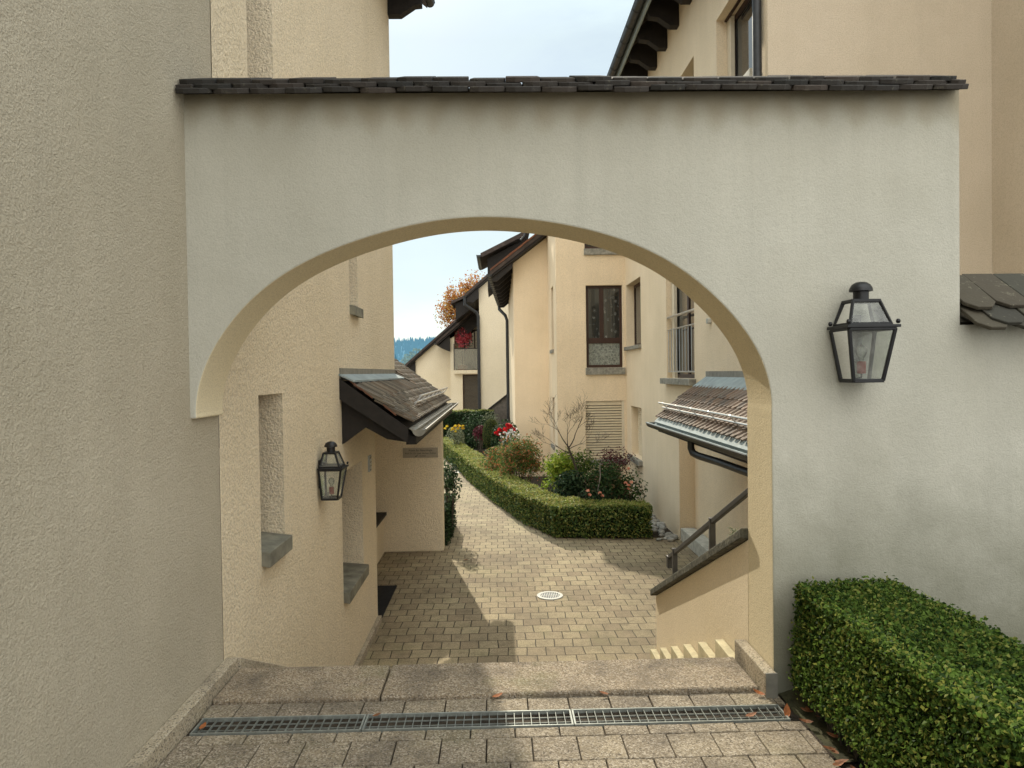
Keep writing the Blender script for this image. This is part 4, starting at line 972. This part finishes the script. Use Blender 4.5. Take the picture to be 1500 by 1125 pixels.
t_ = bush('nandina_bush', 'airy bush with reddish orange leaf tips behind the curved hedge', 'shrub', (.56, 17.4, -.60), (.68, .6, .68), 4600, .07, 'leaf_nandina', .42, 60, 3, spread=.16, k=16)
bush('nandina_bush', 'lower loose reddish bush between the topiary egg and the orange tipped bush', 'shrub', (.02, 18.6, -.75), (.5, .5, .42), 2600, .062, 'leaf_nandina', .5, 22, 4)
bush('lime_shrub', 'bright lime green leaved shrub at the inner corner of the hedge', 'shrub', (1.36, 15.3, -.60), (.44, .4, .55), 1250, .09, 'leaf_lime', .45, 34, 5, spread=.18, k=10)
bush('garden_shrub', 'mid green feathery shrub behind the bare little tree', 'shrub', (1.75, 16.2, -.68), (.66, .45, .55), 2600, .07, 'leaf_fern', .42, 44, 6, spread=.18, k=12)
rb = bush('rose_bush', 'dark green rose bush with salmon blooms behind the front hedge', 'shrub', (2.38, 14.8, -.80), (.66, .6, .55), 4600, .07, 'leaf_rose', .5, 60, 7, spread=.17, k=16)
flowers(rb, [(2.55, 14.15, -.60), (2.62, 14.2, -.66), (2.68, 14.2, -.60), (2.60, 14.15, -.72), (2.75, 14.9, -.42)], .055, 'petal_salmon')
lb = bush('rose_bush', 'small low rose with a few salmon blooms at the hedge top', 'shrub', (1.95, 14.0, -.88), (.36, .2, .22), 700, .05, 'leaf_dark', .55, 12, 8)
flowers(lb, [(1.75, 13.86, -.70), (1.78, 13.84, -.77), (1.99, 13.84, -.74), (2.03, 13.84, -.80)], .06, 'petal_salmon')
bush('garden_shrub', 'dark glossy low shrub between the lime shrub and the bare tree', 'shrub', (1.55, 14.75, -.88), (.40, .3, .42), 2200, .06, 'leaf_dark', .65, 20, 9)
bush('nandina_bush', 'wispy dark red leaved bush under the shuttered window', 'shrub', (2.75, 16.6, -.58), (.5, .4, .42), 700, .07, 'leaf_purple', .32, 18, 10)
rd = bush('flower_bush', 'red flowering bush against the narrow gable corner', 'flowers', (.22, 20.3, -.32), (.38, .3, .56), 1800, .07, 'leaf_dark', .6, 14, 11)
flowers(rd, [(.28, 20.0, .16), (.36, 20.05, .12), (.02, 20.05, -.10), (-.04, 20.0, -.06), (.17, 19.98, -.06), (.23, 19.95, -.02), (.10, 19.95, -.28), (.05, 19.98, .02), (.45, 20.1, .02), (.30, 20.0, .08), (.20, 20.0, .04)], .11, 'petal_red', 12)
wf = bush('flower_bush', 'clump of white flowers below the red flowering bush', 'flowers', (.32, 19.8, -.30), (.28, .2, .28), 700, .05, 'leaf_grey', .6, 12, 12)
flowers(wf, [(.33 + RNG.normal(0, .13), 19.6 + RNG.normal(0, .04), -.08 + RNG.normal(0, .08)) for _ in range(40)], .05, 'petal_white', 7)
yf = bush('flower_bush', 'yellow daisies above a grey green mound at the far end of the hedge', 'flowers', (-1.50, 24.9, -.62), (.30, .25, .36), 900, .06, 'leaf_grey', .6, 12, 13)
flowers(yf, [(-1.5 + RNG.normal(0, .14), 24.7 + RNG.normal(0, .05), -.26 + RNG.normal(0, .07)) for _ in range(16)], .08, 'petal_yellow', 8)
bush('garden_shrub', 'round dark purple leaved shrub left of the topiary egg', 'shrub', (-.58, 24.0, -.42), (.24, .24, .26), 900, .06, 'leaf_purple', .6, 14, 14)
bush('garden_shrub', 'tall dark loose shrub in front of the tall clipped hedge', 'shrub', (-.75, 26.6, -.55), (.65, .5, .75), 2200, .075, 'leaf_dark', .5, 20, 15)
bush('garden_shrub', 'greyish variegated shrub rising behind the topiary egg', 'shrub', (-.22, 26.2, -.25), (.34, .3, .42), 500, .07, 'leaf_grey', .45, 12, 16)
# egg shaped topiary
tp = thing('topiary', 'egg shaped clipped evergreen beside the curving hedge', 'topiary', (-.20, 21.0, GZ))
d = unit(RNG.normal(0, 1, (5200, 3))); Pt = np.array([-.20, 21.0, -.17]) + d * np.array([.25, .25, .46]) * (1 - RNG.exponential(.03, (5200, 1)))
np_obj('foliage', leaves(Pt, d, .03, .5, .7), 'leaf_topiary', tp)
f = MB(); f.lathe([(0, -1.0), (.05, -.95), (.06, -.5), (.2, -.25), (.22, 0), (.19, .25), (.1, .38), (0, .42)], (-.20, 21.0, -.17), 16); f.build('dark_core', 'hedge_core', tp, smooth=True)  # solid dark fill added inside the clipped egg

# bare little tree
def branchy(mb, p, d, L, r, depth, rg, spread=.55, up=.12):
    n = 4; pts = [p]; rs = [r]; q = Vector(p); dd = Vector(d).normalized()
    for i in range(n):
        dd = (dd + Vector((rg.uniform(-1, 1), rg.uniform(-1, 1), rg.uniform(-.6, 1))) * .16 + Vector((0, 0, up * .3))).normalized(); q = q + dd * L / n; pts.append(tuple(q)); rs.append(max(.0016, r * (1 - .5 * (i + 1) / n)))
    mb.tube(pts, rs, 5 if depth < 2 else 7)
    if depth <= 0: return
    for k in range(rg.choice((2, 3, 3)) + (1 if depth == 1 else 0)):
        i = rg.randint(2, n) if depth < 3 else rg.choice((3, 4)); b = Vector(pts[i]); nd = (dd + Vector((rg.uniform(-1, 1), rg.uniform(-1, 1), rg.uniform(-.35, .75))) * spread * 1.4).normalized()
        branchy(mb, tuple(b), nd, L * rg.uniform(.6, .85), max(.002, rs[i] * .75), depth - 1, rg, spread, up)
bt = thing('bare_tree', 'small leafless tree with spreading twigs in the garden bed', 'tree', (1.80, 14.9, GZ))
f = MB(); f.tube([(1.84, 14.9, GZ), (1.78, 14.9, -.95), (1.68, 14.9, -.5), (1.56, 14.9, -.15), (1.47, 14.9, .08)], [.034, .03, .026, .024, .02], 9)
f.build('trunk', 'bark', bt, smooth=True)
rg = random.Random(21); f = MB()
for st, dr, L, r in (((1.47, 14.9, .08), (-.62, .1, .95), .36, .016), ((1.49, 14.9, .04), (.55, -.1, .80), .40, .017), ((1.54, 14.9, -.08), (-.9, .2, .25), .34, .014), ((1.47, 14.9, .08), (-.1, -.3, 1), .30, .012), ((1.50, 14.9, .02), (.7, .3, .35), .32, .011)):
    branchy(f, st, dr, L * 1.12, r * .85, 4, rg, .62, .02)
f.build('crown', 'bark', bt)
f = MB(); f.tube([(1.98, 14.4, -1.2), (2.02, 14.4, -.8), (2.08, 14.4, -.5), (2.07, 14.4, -.22)], [.014, .013, .012, .008], 6); f = f.build('stem', 'pale_bark', bt)
# plants hugging the porch wall
bush('climbing_rose', 'leafy purple tinged plant poking out past the porch wall edge', 'shrub', (-.92, 13.5, -.42), (.20, .4, .42), 520, .075, 'leaf_dark', .5, 14, 17)
ph = thing('box_hedge', 'narrow dark hedge strip behind the porch wall at the path edge', 'hedge', (-1.0, 14, GZ))
Pp, Np, Tp = hedge_run([(-1.35, 12.75), (-1.35, 14.4)], [(-.90, 12.75), (-.88, 14.4)], GZ, -.78, 2200, .03, .05, .02)
np_obj('foliage', leaves(Pp, Np, .04, .6, .8), 'leaf_dark', ph); core([(-1.35, 12.8), (-1.35, 14.35)], [(-.90, 12.8), (-.88, 14.35)], GZ, -.78, ph, .06)
# red maple on the balcony
mp = thing('potted_maple', 'crimson leaved little maple in a pot on the far balcony', 'plant', (-1.75, DY + .35, 1.62))
P, N = blob((-1.72, DY + .3, 3.35), (.42, .35, .62), 1400, 20, .5, .28, 30); np_obj('foliage', leaves(P, N, .10, .5, .9), 'leaf_maple', mp)
f = MB(); f.tube([(-1.75, DY + .35, 2.1), (-1.74, DY + .33, 2.7), (-1.70, DY + .3, 3.4)], [.03, .025, .015], 7); f.build('trunk', 'bark', mp)
f = MB(); f.lathe([(0, 0), (.2, 0), (.27, .42), (.24, .42), (.22, .36), (0, .36)], (-1.75, DY + .35, 1.80 - .17), 20); f.build('pot', 'terracotta', mp, smooth=True)

# cobbles along the house foot
def pebble(c, r, seed):
    rg = random.Random(seed); bm = bmesh.new(); bmesh.ops.create_icosphere(bm, subdivisions=2, radius=1)
    sx, sy, sz_ = r * rg.uniform(.8, 1.3), r * rg.uniform(.8, 1.3), r * rg.uniform(.5, .75); ph_ = [rg.uniform(0, 6) for _ in range(3)]
    for v in bm.verts:
        k = 1 + .10 * math.sin(v.co.x * 3 + ph_[0]) + .10 * math.sin(v.co.y * 3.5 + ph_[1]) + .08 * math.sin(v.co.z * 4 + ph_[2]); v.co = Vector((v.co.x * sx, v.co.y * sy, v.co.z * sz_)) * k
    me = bpy.data.meshes.new('stone'); bm.to_mesh(me); bm.free(); me.materials.append(M['field_stone']); me.polygons.foreach_set('use_smooth', [True] * len(me.polygons))
    o = bpy.data.objects.new('stone', me); COL.objects.link(o); o.location = (c[0], c[1], c[2] + sz_ * .6); o.rotation_euler = (0, 0, rg.uniform(0, 6))
    return tag(o, 'grey rounded stone in the strip between the hedge end and the house wall', 'stone', 'stones at the foot of the right house')
rg = random.Random(5); put = []
for k in range(400):
    x, y, r = rg.uniform(2.92, 3.24), rg.uniform(12.72, 15.2), rg.uniform(.05, .10)
    if all((x - a) ** 2 + (y - b) ** 2 > (.85 * (r + c)) ** 2 for a, b, c in put) and x + r < 3.31: put.append((x, y, r)); pebble((x, y, GZ), r, k)
    if len(put) >= 34: break

# fallen leaves
def dead_leaf(x, y, z, size, mat, label, rz, group=None, curl=.35, tip=0.2):
    mb = MB(); n = 6
    pr_ = [(-.5, .0), (-.3, .20), (0, .27), (.3, .17), (.5, .0)]
    for a, b in zip(pr_, pr_[1:]):
        for sgn in (-1, 1):
            def V(p, w): return (p[0] * size, w * sgn * size, size * (curl * (p[0] ** 2) + .5 * abs(w) * curl + tip * p[0]))
            q = [V(a, 0), V(b, 0), V(b, b[1]), V(a, a[1])]; mb.face(q)
    o = mb.build('fallen_leaf', mat, None, weld=True); o.location = (x, y, z + .012); o.rotation_euler = (0, 0, rz)
    return tag(o, label, 'leaf', group)
rg = random.Random(3)
for k in range(17):
    y = rg.uniform(2.2, 3.45); x = 1.425 + rg.uniform(-.035, .06)
    dead_leaf(x, y, -.012 + rg.uniform(0, .015), rg.uniform(.04, .065), 'brown_leaf', 'dry brown leaf in the gap between landing and near hedge', rg.uniform(0, 6), 'dead leaves under the near hedge', rg.uniform(.2, .8), rg.uniform(-.3, .5))
dead_leaf(1.30, 3.53, .0, .065, 'orange_leaf', 'rust orange leaf lying against the end of the right kerb', 2.4, None, .6, .2)
dead_leaf(1.36, 3.33, .0, .06, 'orange_leaf', 'rust orange leaf standing on the right end of the drain grating', 1.2, None, .6, .7)
dead_leaf(-.02, 3.565, .004, .06, 'orange_leaf', 'small orange leaf at the foot of the step block near the middle', .4)
dead_leaf(-1.40, 3.33, .0, .05, 'orange_leaf', 'small orange leaf at the left end of the drain grating', 1.4)
dead_leaf(-.60, 3.40, .0, .045, 'brown_leaf', 'small brown leaf on the joint of the left grating', .3)
dead_leaf(.52, 3.565, .004, .05, 'brown_leaf', 'small pale brown leaf at the step block right of the middle', 2.9)
dead_leaf(1.18, 3.31, .0, .06, 'brown_leaf', 'pale twiggy leaf on the right grating', .2)
dead_leaf(-.55, 11.7, GZ, .09, 'brown_leaf', 'reddish leaf on the yard paving by the porch wall', .2)
wd = thing('weed', 'tiny pale weed growing on the stair parapet coping', 'weed', (1.42, 4.25, .62))
P, N = blob((1.42, 4.25, .66), (.04, .05, .035), 26, 5, .5, .4, 40); np_obj('foliage', leaves(P, N, .03, .3, .9), 'leaf_grey', wd)
# mossy soil banked against the arch pier
mb = MB(); n = 14; pts = []
for i in range(n + 1):
    for j in range(n + 1):
        x = 1.41 + .9 * i / n; y = 3.568 - .62 * j / n; pts.append((x, y, -.02 + .07 * math.exp(-((x - 1.62) / .18) ** 2 - ((y - 3.5) / .16) ** 2) + random.uniform(-.004, .004)))
for i in range(n):
    for j in range(n):
        a = i * (n + 1) + j; mb.f.append((a, a + n + 1, a + n + 2, a + 1)); mb.mi.append(0)
mb.v = pts; simple('mossy_soil', (.05, .048, .022), .95, bump=.6, bs=40, bd=.01, var=.5)
struct(mb.build('soil_bank', 'mossy_soil', smooth=True))

# ------------------------------------------------------------------ beyond
at_ = thing('autumn_tree', 'orange autumn tree rising behind the far roofs', 'tree', (-2.3, 50, GZ))
P, N = blob((-1.75, 50, 6.0), (2.35, 2.0, 2.6), 8200, 80, .5, .12, 51); np_obj('crown', leaves(P, N, .17, .6, .9), 'leaf_autumn', at_)
rg = random.Random(9); f = MB(); f.tube([(-2.3, 50, GZ), (-2.3, 50, 2), (-2.25, 50, 4.4)], [.22, .18, .12], 9)
for dr in ((-.5, 0, 1), (.5, .1, 1), (.05, .3, 1), (-.2, -.3, 1)): branchy(f, (-2.25, 50, 4.2), dr, 1.3, .07, 3, rg, .5)
f.build('trunk', 'bark', at_)

def ridge(name, Y, h0, amp, seed, mat, x0, x1, slope):
    rg = np.random.default_rng(seed); n = 160; xs = np.linspace(x0, x1, n); ph = rg.uniform(0, 6, 6)
    h = h0 + amp * sum(np.sin(xs / (170. / (k + 1)) + ph[k]) / (k + 1.3) for k in range(6))
    mb = MB()
    for i in range(n - 1):
        pr0 = None
        for j in range(6):
            f0, f1 = j / 6, (j + 1) / 6
            q = lambda i_, f_: (xs[i_], Y - slope * (1 - f_), -40 + (h[i_] + 40) * f_ ** .8)
            mb.face([q(i, f0), q(i + 1, f0), q(i + 1, f1), q(i, f1)])
        mb.face([(xs[i], Y, h[i]), (xs[i + 1], Y, h[i + 1]), (xs[i + 1], Y + slope, -40), (xs[i], Y + slope, -40)])
    struct(mb.build(name, mat, weld=True, smooth=True))
    return xs, h
xs, h = ridge('hills', 950, 44, 4, 3, 'hill_far', -1400, 900, 380)
V = []
rg = np.random.default_rng(4)
for k in range(7000):
    x = rg.uniform(-330, 110); f = 1 - rg.random() ** 1.5; zb = -40 + (np.interp(x, xs, h) + 40) * f ** .8; y = 950 - 380 * (1 - f); hh = rg.uniform(3.5, 8.5); w = hh * .24
    for a in range(5):
        b0 = 2 * math.pi * a / 5; b1 = 2 * math.pi * (a + 1) / 5
        V += [(x + w * math.cos(b0), y + w * math.sin(b0), zb - 1), (x + w * math.cos(b1), y + w * math.sin(b1), zb - 1), (x, y, zb + hh)]
fo = np_obj('hill_forest', V, 'hill_trees', None, 3); tag(fo, 'blue hazy conifer forest covering the distant hill', 'forest', None, 'stuff')
struct(MB().box(-600, 600, 150, 420, -30, -14).build('valley', 'valley_green'))
def spruce(x, y, zb, hh, w, label):
    t = thing('spruce_tree', label, 'tree', (x, y, zb)); V = []; rg = np.random.default_rng(int(abs(x * 7)))
    for lv in range(16):
        f = lv / 16; r = w * (1 - f) ** .9 + .2
        for a in range(12):
            q = 2 * math.pi * (a + rg.random()) / 12; rr = r * rg.uniform(.7, 1.15); z = zb + hh * (.08 + .92 * f); d = .5 * (1 - f) + .15
            V += [(x, y, z + hh * .07), (x + rr * math.cos(q - d), y + rr * math.sin(q - d), z - hh * .03), (x + rr * math.cos(q + d), y + rr * math.sin(q + d), z - hh * .03)]
    np_obj('crown', V, 'valley_spruce', t, 3); MB().tube([(x, y, zb), (x, y, zb + hh * .3)], w * .12, 6).build('trunk', 'bark', t)
spruce(-25.5, 180, -15, 21.5, 4.5, 'tall blue green spruce beside the left house corner in the valley')
spruce(-28.5, 195, -15, 19, 4.5, 'shorter blue green spruce half hidden by the left house corner')
vt = thing('broadleaf_tree', 'pale green round tree in the valley left of the far roof', 'tree', (-21.5, 190, -15))
P, N = blob((-21.5, 190, 1.5), (4.2, 4, 6), 1300, 16, .5, .3, 60); np_obj('crown', leaves(P, N, .9, .7, .9), 'valley_green', vt); MB().tube([(-21.5, 190, -15), (-21.5, 190, 0)], .5, 7).build('trunk', 'bark', vt)

# ------------------------------------------------------------------ sky, sun, camera
SUN_EL, SUN_AZ = math.radians(32), math.radians(12)          # azimuth measured from +Y towards -X
W = bpy.data.worlds.new('World'); S.world = W; W.use_nodes = True
nt = W.node_tree; nd = nt.nodes; bg = nd['Background']
sky = nd.new('ShaderNodeTexSky'); sky.sky_type = 'NISHITA'; sky.sun_disc = False; sky.sun_elevation = SUN_EL; sky.sun_rotation = -SUN_AZ
sky.altitude = 500; sky.air_density = 1.0; sky.dust_density = .6; sky.ozone_density = 1.2
tc = nd.new('ShaderNodeTexCoord')
mp_ = nd.new('ShaderNodeMapping'); mp_.inputs['Scale'].default_value = (1.2, 1.2, 3.2)
no = nd.new('ShaderNodeTexNoise'); no.inputs['Scale'].default_value = 2.4; no.inputs['Detail'].default_value = 8; no.inputs['Roughness'].default_value = .58; no.inputs['Distortion'].default_value = .4
rp = nd.new('ShaderNodeValToRGB'); rp.color_ramp.elements[0].position = .36; rp.color_ramp.elements[0].color = (.62, .62, .62, 1); rp.color_ramp.elements[1].position = .62; rp.color_ramp.elements[1].color = (1, 1, 1, 1)
mx = nd.new('ShaderNodeMix'); mx.data_type = 'RGBA'
mx.inputs[7].default_value = (7.2, 8.5, 8.7, 1)             # thin bright cloud
nt.links.new(tc.outputs['Generated'], mp_.inputs[0]); nt.links.new(mp_.outputs[0], no.inputs['Vector']); nt.links.new(no.outputs['Fac'], rp.inputs[0])
nt.links.new(rp.outputs[0], mx.inputs[0]); nt.links.new(sky.outputs[0], mx.inputs[6]); 
sx = nd.new('ShaderNodeSeparateXYZ'); nt.links.new(tc.outputs['Generated'], sx.inputs[0])
mr = nd.new('ShaderNodeMapRange'); nt.links.new(sx.outputs[2], mr.inputs[0])            # unseen zenith brightened as added fill light
for i_, v_ in ((1, .42), (2, .9), (3, 1.0), (4, 2.2)): mr.inputs[i_].default_value = v_
vm = nd.new('ShaderNodeVectorMath'); vm.operation = 'SCALE'; 
mw = nd.new('ShaderNodeMix'); mw.data_type = 'RGBA'; mw.inputs[7].default_value = (8.2, 8.0, 7.5, 1); nt.links.new(mx.outputs[2], mw.inputs[6])
m3 = nd.new('ShaderNodeMapRange'); nt.links.new(sx.outputs[1], m3.inputs[0])            # unseen sky behind the camera tinted warm for the added fill
for i_, v_ in ((1, .35), (2, -.5), (3, 0.0), (4, .8)): m3.inputs[i_].default_value = v_
nt.links.new(m3.outputs[0], mw.inputs[0]); nt.links.new(mw.outputs[2], vm.inputs[0]); 
m2 = nd.new('ShaderNodeMapRange'); nt.links.new(sx.outputs[1], m2.inputs[0])            # unseen sky behind the camera brightened, added fill for shaded fronts
for i_, v_ in ((1, .15), (2, -.9), (3, 1.0), (4, 2.25)): m2.inputs[i_].default_value = v_
mm = nd.new('ShaderNodeMath'); mm.operation = 'MULTIPLY'; nt.links.new(mr.outputs[0], mm.inputs[0]); nt.links.new(m2.outputs[0], mm.inputs[1])
nt.links.new(mm.outputs[0], vm.inputs[3])
nt.links.new(vm.outputs[0], bg.inputs[0])
bg.inputs[1].default_value = .113
sd = bpy.data.lights.new('Sun', 'SUN'); sd.energy = 5.0; sd.angle = math.radians(.5); sd.color = (1, .91, .74)
so = bpy.data.objects.new('Sun', sd); COL.objects.link(so)
dv = Vector((-math.sin(SUN_AZ) * math.cos(SUN_EL), math.cos(SUN_AZ) * math.cos(SUN_EL), math.sin(SUN_EL)))
so.rotation_euler = dv.to_track_quat('Z', 'Y').to_euler(); so.location = (0, 0, 30)

cd = bpy.data.cameras.new('Camera'); cam = bpy.data.objects.new('Camera', cd); COL.objects.link(cam); S.camera = cam
cd.sensor_fit = 'HORIZONTAL'; cd.sensor_width = 36; cd.lens = 1040 / 1500 * 36; cd.clip_start = .05; cd.clip_end = 6000
yaw, pit, rol = math.radians(1.21), math.radians(-.94), math.radians(.8)
fw = Vector((math.sin(yaw) * math.cos(pit), math.cos(yaw) * math.cos(pit), math.sin(pit))); r0 = Vector((math.cos(yaw), -math.sin(yaw), 0)); u0 = r0.cross(fw)
Rv = r0 * math.cos(rol) - u0 * math.sin(rol); Uv = u0 * math.cos(rol) + r0 * math.sin(rol)
m = Matrix((Rv, Uv, -fw)).transposed().to_4x4(); m.translation = (0, 0, 1.65); cam.matrix_world = m

S.view_settings.view_transform = 'Standard'; S.view_settings.look = 'None'; S.view_settings.exposure = 0; S.view_settings.gamma = 1
S.cycles.max_bounces = 6; S.cycles.diffuse_bounces = 4; S.cycles.glossy_bounces = 2; S.cycles.transparent_max_bounces = 12
